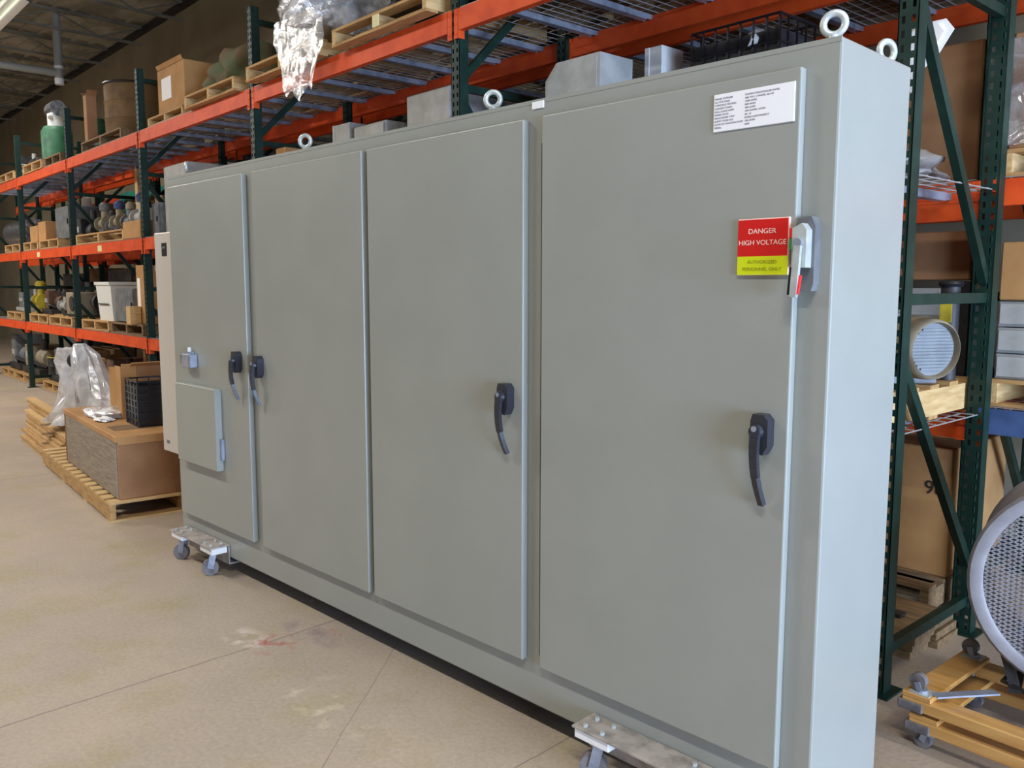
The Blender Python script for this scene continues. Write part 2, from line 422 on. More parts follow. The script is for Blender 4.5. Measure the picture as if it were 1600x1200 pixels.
def beam(color, name='rack_crossbar'):
    t = thing(name,'','rack beam')
    h = S/2-.038
    MB().prism([(-.045,-BH),(0,-BH),(0,-.03),(-.018,-.03),(-.018,0),(-.045,0)], -h+.004, h-.004, 'yz').build('beam_body',color,t)
    for s in (-1,1):
        mb = MB(); x0,x1 = sorted((s*(S/2-.001), s*(h-.004)))
        mb.box(x0,-.047,-BH-.045,x1,-.0395,.0)
        x0,x1 = sorted((s*(h-.005), s*(h-.001))); mb.box(x0,-.047,-BH-.045,x1,.0,.0)
        for k in range(3):
            mb.cyl((s*(S/2-.019),-.0475,-.03-k*.055),(s*(S/2-.019),-.053,-.03-k*.055),.006,n=8)
        mb.build('end_connector',color,t)
    return t
bo = None; bb = None
bo = beam('orange'); first_beam = True
for row,(b0,rng) in enumerate([(0,range(0,6)),(ROW2,range(-1,7))]):
    for i in rng:
        for lv,z in ((1,Z1),(2,Z2),(3,Z3)):
            if i == 0 and row == 0 and lv == 2: z -= .075
            for side in (0,1):
                bay = 'bay right of the cabinet' if i < 0 else f'{ORD[i]} bay from the near frame'
                lab = f'orange {"front" if side==0 else "back"} beam, {LV[lv]} shelf, {bay}, {"front" if row==0 else "rear"} row'
                if i == -1 and row == 1 and lv == 1 and side == 0:
                    q = beam('blue_beam'); q['label'] = 'blue front beam of the lowest shelf in the bay right of the cabinet, rear row'; q['group'] = 'shelf beams'
                    q.location = W((i+.5)*S+R2O,b0,z); q.rotation_euler.z = TH; continue
                loc = W((i+.5)*S+(R2O if row else 0), b0 + (0 if side==0 else DEP), z); rz = TH + (0 if side==0 else PI)
                if first_beam: first_beam = False; bo.location = loc; bo.rotation_euler.z = rz; bo['label'] = lab; bo['group'] = 'orange shelf beams'
                else: dup(bo, loc, rz, lab, 'orange shelf beams')
                if i == 0 and row == 0:
                    q = bo if bo['label'] == lab else [o for o in C.objects if o.get('label') == lab][0]; q.scale.x = (S-.045)/S; p_ = W((i+.5)*S+.0225, 0 if side==0 else DEP, z); q.location = p_

def wdeck():
    t = thing('wire_deck','','wire deck')
    w = 1.31; mb = MB(); n = 20
    for k in range(n+1):
        x = -w/2+k*w/n; mb.box(x-.0022,-.03,.0,x+.0022,DEP+.03,.0044)
    for k in range(10):
        y = -.03+k*(DEP+.06)/9; mb.box(-w/2,y-.0022,.0044,w/2,y+.0022,.0088)
    mb.build('wire_grid','wire',t)
    for x in (-.44,0,.44):
        MB().prism([(x-.026,-.001),(x-.026,-.03),(x-.022,-.03),(x-.022,-.005),(x+.022,-.005),(x+.022,-.03),(x+.026,-.03),(x+.026,-.001)],-.018,DEP+.018,'xz').build('support_channel','galv',t)
        MB().box(x-.024,.03,-.034,x+.024,DEP-.03,-.03).build('channel_web','galv',t)
    return t
wd = None
for row,(b0,rng) in enumerate([(0,range(0,6)),(ROW2,range(-1,4))]):
    for i in rng:
        for lv,z in ((1,Z1),(2,Z2),(3,Z3)):
            if row==1 and lv==1 and i>1: continue
            if i == 0 and row == 0 and lv == 2: z -= .075
            for k in (0,1):
                bay = 'bay right of the cabinet' if i < 0 else f'{ORD[i]} bay from near frame'
                lab = f'zinc wire deck, {LV[lv]} shelf, {"right" if k==0 else "left"} half of {bay}, {"front" if row==0 else "rear"} row'
                loc = W((i+.25+.5*k)*S + (.012 if k==0 else -.012)+(R2O if row else 0), b0, z+.001)
                if wd is None: wd = wdeck(); wd.location = loc; wd.rotation_euler.z = TH; wd['label'] = lab; wd['group'] = 'wire shelf decks'
                else: dup(wd, loc, TH, lab, 'wire shelf decks')

# ------------------------------------------------------------------ the long grey electrical cabinet
L_, D_, ZB, ZT = 4.0118, .4424, .10, 2.23
cab = thing('electrical_cabinet','long grey four-door electrical cabinet standing on low caster skates','cabinet',(0,0,0))
mb = MB(); mb.box(-L_,0,ZB,0,D_,ZT,.006,2); mb.build('enclosure_body','cab',cab)
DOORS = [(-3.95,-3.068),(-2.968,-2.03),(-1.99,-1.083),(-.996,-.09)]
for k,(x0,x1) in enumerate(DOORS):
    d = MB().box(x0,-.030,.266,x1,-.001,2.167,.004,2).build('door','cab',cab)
    # dark strip standing in for the hinge's shadow beside the door's left edge
    MB().box(x0-.022,-.008,.30,x0-.004,-.0005,2.085).build('hinge_shadow_strip','dark',cab)
    hx, hz = [(-3.15,1.22),(-2.925,1.21),(-1.15,1.22),(-.155,1.22)][k]
    hd = MB()
    # escutcheon
    hd.prism([(hx-.024,hz-.052),(hx+.012,hz-.06),(hx+.026,hz-.035),(hx+.026,hz+.035),(hx+.012,hz+.05),(hx-.02,hz+.05),(hx-.026,hz+.03)],-.066,-.030,'xz')
    hd.cyl((hx-.006,-.066,hz+.004),(hx-.006,-.080,hz+.004),.021,.017,n=18)
    he = hd.build('door_handle','handle',d,True)
    lv = MB(); pts = []; 
    for i in range(9):
        u = i/8; pts.append((hx-.004+.012*u*u, -.074-.014*math.sin(u*PI*.9)+.03*u*u, hz+.016-.215*u))
    for i in range(8):
        p,q = pts[i],pts[i+1]; lv.bar(p,q,.026-.008*i/8,.014)
    lv.build('lever','handle',d)
    MB().cyl((hx-.006,-.0805,hz+.012),(hx-.006,-.083,hz+.012),.008,n=12).build('key_cylinder','galv',d)
# frame lip round the top front edge
MB().box(-L_+.002,-.0012,ZT-.012,-.002,.004,ZT+.0012).build('top_lip','cab',cab)
# near flange-mounted disconnect handle
dc = MB(); dc.prism([(-.088,1.60),(-.040,1.60),(-.034,1.62),(-.034,1.765),(-.046,1.79),(-.07,1.79),(-.088,1.77)],-.034,0,'xz')
dcb = dc.build('disconnect_switch','mgrey',cab)
MB().prism([(-.08,1.66),(-.042,1.66),(-.042,1.755),(-.055,1.772),(-.08,1.76)],-.066,-.034,'xz').build('switch_hub','zinc',dcb)
MB().box(-.0925,-.060,1.735,-.0805,-.034,1.762,.002).build('on_indicator','ind_red',dcb)
MB().box(-.0925,-.060,1.706,-.0805,-.034,1.733,.002).build('off_indicator','ind_green',dcb)
MB().bar((-.06,-.072,1.715),(-.062,-.082,1.585),.018,.012).build('operating_lever','zinc',dcb)
MB().bar((-.050,-.072,1.640),(-.052,-.081,1.592),.005,.009).build('red_lever_grip','ind_red',dcb)
MB().bar((-.076,-.060,1.66),(-.078,-.066,1.59),.012,.02).build('lever_shadow_bar','black',dcb)  # black bar put in as the shadow below the switch handle
MB().cyl((-.061,-.066,1.722),(-.061,-.078,1.722),.012,n=14).build('pivot','galv',dcb)
# legend plate, warning plate, name tag
lp = MB().box(-.342,-.0345,2.033,-.104,-.030,2.133,.001,1).build('legend_plate','label_white',cab)
rowsL = ['PANEL SUPPLIER','AC VOLTAGE','CONTROL RATING','LARGEST LOAD','FULL LOAD AMPS','PANEL SCCR','ENCLOSURE TYPE','SUPPLY FUSE NO.','DATE OF MANUFACTURE','SERIAL']
rowsR = ['SYSTEM CONTROLLER PANEL','480 VAC, 3 PHASE, 60 HZ','1000 AMPS','600 AMPS','400 AMPS','100 KAMPS, SYMM.','3R, 12','FUSED DISCONNECT','100 AMPS','2008']
for i in range(10):
    z = 2.118-i*.0085
    text(rowsL[i],.0066,(-.338,-.0349,z),lp,'ink',sx=1.15); text(rowsR[i],.0066,(-.246,-.0349,z),lp,'ink',sx=1.15)
wp = MB().box(-.252,-.038,1.642,-.103,-.030,1.792,.001,1).build('warning_plate','pink',cab)
MB().box(-.2515,-.0390,1.692,-.106,-.0378,1.789).build('red_field','red',wp)
MB().box(-.2515,-.0392,1.6425,-.1035,-.0378,1.692).build('yellow_field','yellow',wp)
text('DANGER',.0185,(-.180,-.0396,1.752),wp,'pink',sx=1.1,align='CENTER')
text('HIGH VOLTAGE',.0185,(-.179,-.0396,1.722),wp,'pink',sx=1.06,align='CENTER')
text('AUTHORIZED',.0125,(-.178,-.0398,1.673),wp,'sign_ink',sx=1.1,align='CENTER')
text('PERSONNEL ONLY',.0125,(-.178,-.0398,1.654),wp,'sign_ink',sx=1.1,align='CENTER')
MB().box(-1.068,-.004,2.200,-1.014,0,2.224,.0008,1).build('name_tag','label_white',cab)
# receptacle box and folding shelf on the far door
rb = MB().box(-3.755,-.075,1.150,-3.650,-.030,1.225,.003,1).build('receptacle_box','galv',cab)
MB().box(-3.745,-.06,1.225,-3.68,-.034,1.238).build('cover_hinge','galv',rb)
MB().cyl((-3.705,-.05,1.238),(-3.705,-.05,1.262),.010,n=12).build('toggle_cap','white',rb)
MB().box(-3.785,-.07,1.165,-3.756,-.036,1.215).build('side_cover','mgrey',rb)
fs = MB().box(-3.87,-.070,.602,-3.375,-.030,1.052,.003,1).build('folding_shelf','cab',cab)
MB().box(-3.375,-.05,.66,-3.355,-.030,.78,.003,1).build('shelf_latch','galv',fs)
# lifting eyes
def eye(x,y,ang,name='lifting_eye'):
    mb = MB(); mb.cyl((x,y,ZT),(x,y,ZT+.008),.022,n=20); mb.cyl((x,y,ZT+.008),(x,y,ZT+.018),.013,n=14)
    mb.torus((x,y,ZT+.046),.0265,.0095,(math.sin(ang),-math.cos(ang),0)); mb.build(name,'zinc',cab,True)
for x,an in ((-.045,.3),(-1.31,.6),(-2.58,.6),(-3.86,2.72)): eye(x,.045,an)
for x,an in ((-.055,1.15),(-1.31,1.9),(-2.58,2.2),(-3.86,2.7)): eye(x,.40,an)
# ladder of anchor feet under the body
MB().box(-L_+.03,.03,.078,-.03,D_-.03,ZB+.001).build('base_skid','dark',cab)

# air conditioner on the far side panel
ac = thing('air_conditioner','tall narrow beige air conditioner unit mounted on the far end of the grey cabinet','air conditioner',(-L_,0,0))
acx = MB().box(-.48,.10,.545,-.003,.40,1.935,.006,2).build('housing','ac',ac)
MB().box(-.365,.097,1.79,-.295,.100,1.87).build('display_panel','black',ac)
MB().box(-.35,.0955,1.835,-.31,.0972,1.848).build('display_window','mgrey',ac)
mb = MB()
for k in range(10): mb.box(-.484,.14,.7+k*.03,-.479,.36,.712+k*.03)
mb.build('side_louvres','mgrey',ac)
MB().box(-.42,.0975,.60,-.38,.100,.62).build('badge','mgrey',ac)

# caster skates under both ends
def skate():
    t = thing('caster_skate','','caster skate')
    MB().box(0,-.117,.168,.53,-.003,.176,.001,1).build('top_plate','skate',t)
    MB().box(0,-.010,.070,.53,-.003,.168).build('back_flange','skate',t)
    MB().box(0,-.010,.062,.53,.30,.070).build('tongue','skate',t)
    for x in (.075,.455):
        MB().box(x-.072,-.108,.132,x+.072,-.016,.168,.003,1).build('spacer_block','label_white' if x<.2 else 'white',t)
        c = MB().cyl((x,-.065,.132),(x,-.065,.122),.034,n=18).build('caster','galv',t,True)
        mb = MB(); an = .6 if x < .2 else 1.1
        ca,sa = math.cos(an),math.sin(an); cx,cy = x-.018*ca,-.065-.018*sa
        for s in (-1,1):
            nx,ny = -sa*s*.021,ca*s*.021
            mb.bar((x+nx,-.065+ny,.122),(cx+nx,cy+ny,.042),.004,.034,up=(ca,sa,0))
        mb.build('fork','galv',c)
        MB().cyl((cx-sa*.016,cy+ca*.016,.045),(cx+sa*.016,cy-ca*.016,.045),.045,n=28).build('wheel','grey_rubber',c,True)
        for dx in (-.035,.035):
            for dy in (-.095,-.035):
                MB().cyl((x+dx,dy,.176),(x+dx,dy,.186),.008,n=6).build('bolt','zinc',t)
    return t
sk = skate(); sk.location = (-.765,0,0); sk['label'] = 'grey plate skate on swivel casters under the near end of the cabinet'; sk['group'] = 'cabinet caster skates'
dup(sk,(-3.93,0,0),0,'grey plate skate on swivel casters under the far end of the cabinet','cabinet caster skates')

# ------------------------------------------------------------------ goods: builders (x centred, y from 0 at the front, z from 0)
def pallet(t, w, d, h, m='wood', **k):
    n = max(4,int(d/.16)); tb = MB()
    for i in range(n):
        y = i*(d-.09)/(n-1); tb.box(-w/2,y,h-.018,w/2,y+.09,h)
    tb.build('top_boards',m,t)
    bbm = MB()
    for y in (0,d/2-.045,d-.09): bbm.box(-w/2,y,0,w/2,y+.09,.016)
    bbm.build('bottom_boards',m,t)
    for x in (-w/2,-.02,w/2-.04): MB().box(x,.002,.016,x+.04,d-.002,h-.018).build('stringer','wood_pale' if m=='wood' else m,t)
def carton(t, w, d, h, m='card', tape=True, lab=None, open_=False, **k):
    if open_:
        mb = MB(); e=.006
        mb.box(-w/2,0,0,w/2,d,e); mb.box(-w/2,0,e,w/2,e,h); mb.box(-w/2,d-e,e,w/2,d,h); mb.box(-w/2,e,e,-w/2+e,d-e,h); mb.box(w/2-e,e,e,w/2,d-e,h)
        mb.build('box_body',m,t)
        MB().bar((0,0,h),(0,-.1,h+.07),w-.01,.004).build('flap',m,t)
        MB().bar((w/2,d/2,h),(w/2+.1,d/2,h+.06),d-.01,.004).build('flap',m,t)
        MB().bar((0,d,h),(0,d+.06,h+.11),w-.01,.004).build('flap',m,t)
    else:
        MB().box(-w/2,0,0,w/2,d,h,.006,1).build('box_body',m,t)
        if tape:
            mb = MB(); mb.box(-w/2-.001,d/2-.025,h-.06,w/2+.001,d/2+.025,h+.001); mb.build('tape','tape',t)
    if lab: MB().box(-w*.34,-.0025,h*.3,w*.02,.0005,h*.78).build('label',lab,t)
def enclosure(t, w, d, h, m='mlight', **k):
    MB().box(-w/2,.02,0,w/2,d,h,.004,1).build('body',m,t)
    dr = MB().box(-w/2+.012,0,.012,w/2-.012,.02,h-.012,.003,1).build('door',m,t)
    MB().box(w/2-.05,-.012,h*.45,w/2-.03,0,h*.6).build('latch','black',dr)
def chamfer_box(t, w, d, h, m='mlight', **k):
    MB().prism([(-w/2,0),(w/2,0),(w/2,h),(-w/2+.09,h),(-w/2,h-.09)],.0,d,'xz').build('body',m,t)
    MB().box(-w/2+.004,.03,h-.12,-w/2+.0,.2,h-.1).build('seam','mgrey',t)
    MB().prism([(-w/2+.02,.02),(w/2-.02,.02),(w/2-.02,h-.02),(-w/2+.1,h-.02),(-w/2+.02,h-.1)],-.006,.0,'xz').build('front_cover',m,t)
def motor(t, w, d, h, m='mgrey', m2='mtan', shaft=1, **k):
    r = min(d,h)*.42; zc = r+.03; yc = d/2; L0 = w*.36
    mb = MB(); mb.cyl((-L0,yc,zc),(L0,yc,zc),r*.9,n=24)
    for i in range(24):
        a = 2*PI*i/24
        mb.bar((-L0*.95,yc+r*.93*math.cos(a),zc+r*.93*math.sin(a)),(L0*.95,yc+r*.93*math.cos(a),zc+r*.93*math.sin(a)),.006,.006)
    mb.build('finned_body',m,t)
    MB().lathe([(r*.88,.03),(r*.92,0),(r,.01),(r*1.04,.05),(r*1.04,.14),(r*.9,.14)],(L0*1.0+.09,yc,zc),(-1,0,0)).build('end_ring',m2,t,True)
    mb = MB(); mb.cyl((L0+.045,yc,zc),(L0+.06,yc,zc),r*.90,n=28)
    for i in range(-6,7):
        hh = r*.8*math.sqrt(max(0,1-(i/7)**2)); mb.box(L0+.06,yc-hh,zc+i*r*.11-.004,L0+.068,yc+hh,zc+i*r*.11+.004)
    mb.build('vent_cover',m,t)
    MB().lathe([(0,0),(r*.6,0),(r*.98,.03),(r*.98,.08),(r*.9,.08)],(-L0-.09,yc,zc),(1,0,0)).build('fan_cover',m,t,True)
    MB().cyl((shaft*L0,yc,zc),(shaft*(w/2),yc,zc),r*.14,n=12).build('shaft','galv',t,True)
    MB().box(-L0*.3,yc-r*.35,zc+r*.8,L0*.35,yc+r*.35,zc+r*1.15,.005,1).build('terminal_box',m,t)
    for s in (-1,1): MB().box(s*L0*.7-.03,yc-r*.9,0,s*L0*.7+.03,yc+r*.9,.05).build('foot',m,t)
def valve(t, w, d, h, m='mblue', m2='mlight', **k):
    zc = h*.35; yc = d/2; r = min(h*.28,d*.4)
    MB().cyl((-w*.42,yc,zc),(w*.42,yc,zc),r*.55,n=18).build('pipe_body',m2,t,True)
    for s in (-1,1): MB().cyl((s*w*.5,yc,zc),(s*(w*.5-.03),yc,zc),r*.85,n=20).build('flange',m2,t,True)
    MB().cyl((0,yc,zc),(0,yc,h*.75),r*.4,n=14).build('bonnet',m2,t,True)
    MB().lathe([(0,0),(r*.55,0),(r*.6,h*.16),(r*.3,h*.25),(0,h*.25)],(0,yc,h*.75)).build('actuator',m,t,True)
    mb = MB(); mb.box(-w*.3,yc-r*.5,0,w*.3,yc+r*.5,max(.02,zc-r*.5)); mb.build('base',m,t)
def gearbox(t, w, d, h, m='mgrey', m2='mdark', **k):
    MB().box(-w*.45,d*.15,0,w*.2,d*.85,h*.7,.02,2).build('housing',m,t)
    MB().lathe([(0,0),(h*.28,0),(h*.28,w*.1),(h*.2,w*.14),(h*.2,w*.3)],(w*.5,d*.5,h*.4),(-1,0,0),20).build('motor_end',m2,t,True)
    MB().cyl((-w*.15,d*.5,h*.7),(-w*.15,d*.5,h),h*.12,n=14).build('input_hub',m2,t,True)
    MB().box(-w*.5,d*.1,0,w*.5,d*.9,.03).build('base_plate',m2,t)
    MB().cyl((-w*.12,d*.13,h*.36),(-w*.12,d*.16,h*.36),h*.22,n=18).build('bearing_cap',m2,t,True)
def drum(t, w, d, h, m='mbrown', m2='black', **k):
    r = min(w,d)/2
    MB().lathe([(0,0),(r,0),(r,h*.32),(r*1.03,h*.34),(r,h*.36),(r,h*.64),(r*1.03,h*.66),(r,h*.68),(r,h),(r*.94,h),(r*.94,h-.02),(0,h-.02)],(0,r,0)).build('drum_body',m,t,True)
    MB().torus((0,r,h-.01),r*1.01,.014,(0,0,1),n=30,m=6).build('rim',m2,t,True)
def tank(t, w, d, h, m='mgreen', m2='alu', **k):
    r = min(w,d)/2
    MB().lathe([(0,0),(r,0),(r,h*.5),(r*.8,h*.58),(0,h*.58)],(0,r,0)).build('tank_body',m,t,True)
    MB().cyl((0,r,h*.56),(0,r,h*.78),r*.55,n=18).build('neck','white',t,True)
    MB().cyl((-r*.9,r,h*.86),(r*.7,r,h*.86),h*.12,n=18).build('motor_head',m2,t,True)
    MB().cyl((-r*.2,r*.9,h*.8),(r*.5,r*.5,h*.7),r*.14,n=10).build('side_port','alu',t,True)
def bundle(t, w, d, h, m='olive', m2=None, seed=1, **k):
    MB().blob((0,d/2,h*.45),(w*.95,d*.95,h*1.05),.14,4,seed,True,.35).build('wrapped_goods',m,t,True)
    mb = MB()
    for x in (-w*.2,w*.18): mb.torus((x,d/2,h*.47),min(d,h)*.45,.007,(1,0,0),n=20,m=5)
    mb.build('strap',m2 or 'dark',t)
def tote(t, w, d, h, m='white', **k):
    MB().lathe([(.0,.0),(.43,0),(.5,.96),(.54,.96),(.54,1.),(.47,1.),(.47,.97),(.0,.95)],(0,0,0),(0,0,1),4)
    mb = MB(); e=.012; q=.9
    b0=[(-w/2*q,d*.05),(w/2*q,d*.05),(w/2*q,d*.95),(-w/2*q,d*.95)]; b1=[(-w/2,0),(w/2,0),(w/2,d),(-w/2,d)]
    lo=[mb.bm.verts.new((x,y,0)) for x,y in b0]; hi=[mb.bm.verts.new((x,y,h)) for x,y in b1]
    hi2=[mb.bm.verts.new((x*(1-2*e/w),e+y*(1-2*e/d),h)) for x,y in b1]; lo2=[mb.bm.verts.new((x*.96,e+y*.96,e)) for x,y in b0]
    for A,B in ((lo,hi),(hi,hi2),(hi2,lo2)):
        for i in range(4): j=(i+1)%4; mb.bm.faces.new((A[i],A[j],B[j],B[i]))
    mb.bm.faces.new(lo); mb.bm.faces.new(lo2); mb.build('bin_body',m,t)
    mb = MB(); mb.box(-w/2-.015,-.015,h-.03,w/2+.015,.0,h+.006); mb.box(w/2,-.015,h-.03,w/2+.015,d,h+.006); mb.box(-w/2-.015,-.015,h-.03,-w/2,d,h+.006)
    mb.build('rim',m,t)
    MB().box(-w*.4,-.002,h*.42,w*.3,.008,h*.45).build('band','mdark',t)
def crate(t, w, d, h, m='black', **k):
    mb = MB(); n = 7
    for i in range(n+1):
        z = i*h/n
        mb.box(-w/2,0,z-.006,w/2,.008,z+.006); mb.box(-w/2,d-.008,z-.006,w/2,d,z+.006)
        mb.box(-w/2,0,z-.006,-w/2+.008,d,z+.006); mb.box(w/2-.008,0,z-.006,w/2,d,z+.006)
    mb.build('side_bars',m,t)
    mb = MB(); nx = max(4,int(w/.07))
    for i in range(nx+1):
        x = -w/2+i*w/nx; mb.box(x-.005,0,0,x+.005,.008,h); mb.box(x-.005,d-.008,0,x+.005,d,h)
    ny = max(4,int(d/.07))
    for i in range(ny+1):
        y = i*d/ny; mb.box(-w/2,y-.004,0,-w/2+.008,y+.004,h); mb.box(w/2-.008,y-.004,0,w/2,y+.004,h)
    mb.build('side_ribs',m,t)
    MB().box(-w/2,0,0,w/2,d,.01).build('floor_panel',m,t)
    if k.get('dense'):
        MB().box(-w/2+.01,.012,.01,w/2-.01,d-.012,h-.07).build('contents','mdark',t)
        MB().blob((w*.2,.05,h-.10),(.12,.1,.12),.2,2,5,False).build('foam_piece','white',t); MB().blob((-w*.3,.05,h-.16),(.05,.06,.05),.2,2,6,False).build('foam_piece','white',t)
def machine(t, w, d, h, m='mgrey', m2='mdark', seed=0, **k):
    rnd = random.Random(seed)
    MB().box(-w/2,d*.1,0,w/2,d*.9,h*.16,.006,1).build('skid',m2,t)
    MB().box(-w*.42,d*.16,h*.16,-w*.02,d*.84,h*rnd.uniform(.7,1.),.01,1).build('cabinet_block',m,t)
    MB().cyl((w*.02,d*.45,h*.42),(w*.46,d*.45,h*.42),h*.24,n=20).build('motor_barrel',m,t,True)
    MB().cyl((w*.2,d*.4,h*.6),(w*.2,d*.4,h*rnd.uniform(.8,.98)),h*.08,n=12).build('stack',m2,t,True)
    MB().tube([(w*.05,d*.2,h*.2),(w*.2,d*.1,h*.35),(w*.38,d*.12,h*.3),(w*.46,d*.3,h*.2)],h*.04).build('hose',m2,t,True)
    MB().box(-w*.36,d*.145,h*.4,-w*.12,d*.16,h*.55).build('data_plate','mlight',t)
def roll(t, w, d, h, m='alu', **k):
    r = min(d,h)/2; mb = MB(); prof=[(0,0)]
    n = 12
    for i in range(n+1):
        prof += [(r*(1 if i%2 else .94), w*i/n)]
    prof += [(0,w)]
    mb.lathe(prof,(-w/2,d/2,r),(1,0,0),26); mb.build('wrapped_roll',m,t,True)
    MB().cyl((-w/2-.01,d/2,r),(w/2+.01,d/2,r),r*.3,n=14).build('core','card2',t,True)
def reel(t, w, d, h, m='wood_dark', m2='black', **k):
    r = h/2
    for s in (-1,1): MB().cyl((s*w*.5,d/2,r),(s*(w*.5-.03),d/2,r),r,n=26).build('reel_flange',m,t)
    MB().cyl((-w*.46,d/2,r),(w*.46,d/2,r),r*.75,n=24).build('wound_cable',m2,t,True)
def planks(t, w, d, h, m='wood_dark', **k):
    rnd = random.Random(3); z = 0; i = 0
    while z < h-.03:
        x = rnd.uniform(-.06,.06); mb = MB(); mb.box(-w/2+x,.0+rnd.uniform(0,.03),z,w/2+x*.5,d*.45,z+.035); mb.build('plank',m,t)
        mb = MB(); mb.box(-w/2-x,d*.5,z,w/2-x*.5,d,z+.035); mb.build('plank',m,t)
        z += .038
def sheet(t, w, d, h, m='mlight', **k):
    MB().box(-w/2,0,0,w/2,d,h,.002,1).build('panel',m,t)
    MB().box(-w/2,-.004,0,-w/2+.03,.0,h).build('edge_trim',m,t)
def tubebox(t, w, d, h, m='card2', **k):
    MB().box(-w/2,0,0,w/2,d,h,.004,1).build('tall_box',m,t)
    MB().bar((-w/2,d/2,h),(-w/2-.08,d/2,h+.05),d,.004).build('flap',m,t)
    MB().bar((w/2,d/2,h),(w/2+.07,d/2,h+.05),d,.004).build('flap',m,t)
def tarp(t, w, d, h, m='teal', **k):
    mb = MB(); nx = 10; g=[]
    for i in range(nx+1):
        x = -w/2+w*i/nx; s = math.sin(i*1.3)*.03
        g.append([mb.bm.verts.new((x,s,0+.04*math.sin(i*.9))),mb.bm.verts.new((x,d*.3+s,h*.5)),mb.bm.verts.new((x,d*.5+s*.5,h)),mb.bm.verts.new((x,d,h*.9))])
    for a,b in zip(g,g[1:]):
        for k_ in range(3): mb.bm.faces.new((a[k_],b[k_],b[k_+1],a[k_+1]))
    o = mb.build('cloth',m,t,True); md = o.modifiers.new('s','SOLIDIFY'); md.thickness=.006
    MB().box(-w/2+.02,d*.35,0,w/2-.02,d*.95,h*.84).build('covered_box','card3',t)

KIND = dict(pallet=(pallet,'pallet'),carton=(carton,'cardboard_box','box'),enclosure=(enclosure,'steel_enclosure','electrical box'),chamfer=(chamfer_box,'steel_enclosure','electrical box'),
 motor=(motor,'electric_motor','motor'),valve=(valve,'flanged_valve','valve'),gearbox=(gearbox,'gearbox','gearbox'),drum=(drum,'drum','drum'),tank=(tank,'mixing_tank','tank'),
 bundle=(bundle,'wrapped_bundle','bundle'),tote=(tote,'plastic_bin','bin'),crate=(crate,'plastic_crate','crate'),machine=(machine,'machine_unit','machine'),roll=(roll,'wrapped_roll','roll'),
 reel=(reel,'cable_reel','cable reel'),planks=(planks,'stacked_planks','planks'),sheet=(sheet,'upright_panel','panel'),tubebox=(tubebox,'tall_carton','box'),tarp=(tarp,'covered_load','covered load'))
def put(kind, a0, a1, b, d, z, h, label, m=None, rz=0., name=None, cat=None, group=None, **kw):
    K = KIND[kind]; w = a1-a0
    t = thing(name or (K[1] if kind!='pallet' else 'wooden_pallet'), label, cat or (K[2] if len(K)>2 else 'pallet'), W((a0+a1)/2,b,z), TH+rz, group)
    if m: kw['m'] = m
    K[0](t,w,d,h,**kw); return t
G1, G2, G3 = Z1+.0105, Z2+.0105, Z3+.0105
G2n = G2-.075
P = .125

# ---- top shelf, front row
put('pallet',2.86,3.95,-.14,1.,G3,.115,'wooden pallet with a pale tag overhanging the top beam left of the middle post',m='wood')
put('pallet',4.16,5.30,-.14,1.,G3,.115,'wooden pallet under the clear crumpled plastic film on the top shelf',m='wood')
put('pallet',5.62,6.70,-.10,1.,G3,.115,'wooden pallet carrying the olive bundle on the top shelf',m='wood')
put('pallet',6.95,7.9,-.02,.95,G3,.09,'wooden pallet beneath the big labelled orange-brown carton on the top shelf',m='wood')
put('pallet',8.75,10.25,-.02,.95,G3,P,'wooden pallet under the brown hooped drum on the top shelf',m='wood_dark')
put('pallet',11.2,12.0,-.02,.95,G3,P,'empty-looking dull pallet on the top shelf right of the green tank',m='wood_dark')
put('pallet',12.05,13.1,-.05,.95,G3,P,'yellowish pallet under the green tank on the top shelf',m='wood')
put('pallet',13.7,14.8,-.05,.95,G3,P,'yellowish pallet on the top shelf at the far left edge',m='wood')
tg = bpy.data.objects['wooden_pallet']; MB().box(-.03,-.004,.022,.04,.003,.096).build('paper_tag','tape',tg)
put('bundle',2.98,3.72,.05,.8,G3+.115,.5,'black plastic wrapped load on the first top-shelf pallet left of the middle post',m='blackbag',seed=5)
put('carton',4.22,4.42,-.12,.7,G3+.115,.12,'short brown carton end poking from the clear film on the top shelf',m='card3',tape=False)
# clear film heap draped over pallet and beam
t = thing('shrink_film_heap','heap of shiny clear plastic film draped over a pallet and down the orange top beam','plastic film',W(4.62,-.12,G3+.115),TH)
mb = MB(); mb.blob((.1,.42,.38),(.95,.8,.86),.3,4,11,True,.1); mb.build('crumpled_film','film',t,True)
mb = MB(); mb.blob((.22,.4,.5),(.8,.7,.62),.32,4,23,False,.1); mb.build('inner_film','film_white',t,True)
mb = MB(); g=[]; rnd=random.Random(4)
for i in range(13):
    x=-.10+.72*i/12; col=[]
    for j in range(9):
        z=.2-.56*j/8; k_=1-.5*(j/8)**2
        col.append(mb.bm.verts.new((.26+(x-.26)*k_+rnd.uniform(-.012,.012), -.05-.012*math.sin(i*1.7+j)-.008*rnd.random(), z+.05*math.sin(i*.8)*(j/8))))
    g.append(col)
for a,b in zip(g,g[1:]):
    for j in range(8): mb.bm.faces.new((a[j],b[j],b[j+1],a[j+1]))
mb.build('hanging_tail','film',t,True)
MB().blob((.4,-.02,.13),(.45,.2,.1),.2,3,31,False).build('white_foam_sheet','film_white',t,True)
put('bundle',5.95,6.66,.05,.7,G3+.115,.42,'olive tarp wrapped bundle beside the second post on the top shelf',m='olive',seed=3)
put('sheet',7.1,7.82,.78,.06,G3,.84,'white upright panel behind the big labelled carton on the top shelf',m='white')
put('carton',6.98,7.68,.02,.74,G3+.09,.44,'large orange-brown carton with a white label and hand hole on the top shelf',m='card',lab='paper',tape=True,open_=False)
o = bpy.context.scene.collection.objects[-1].parent
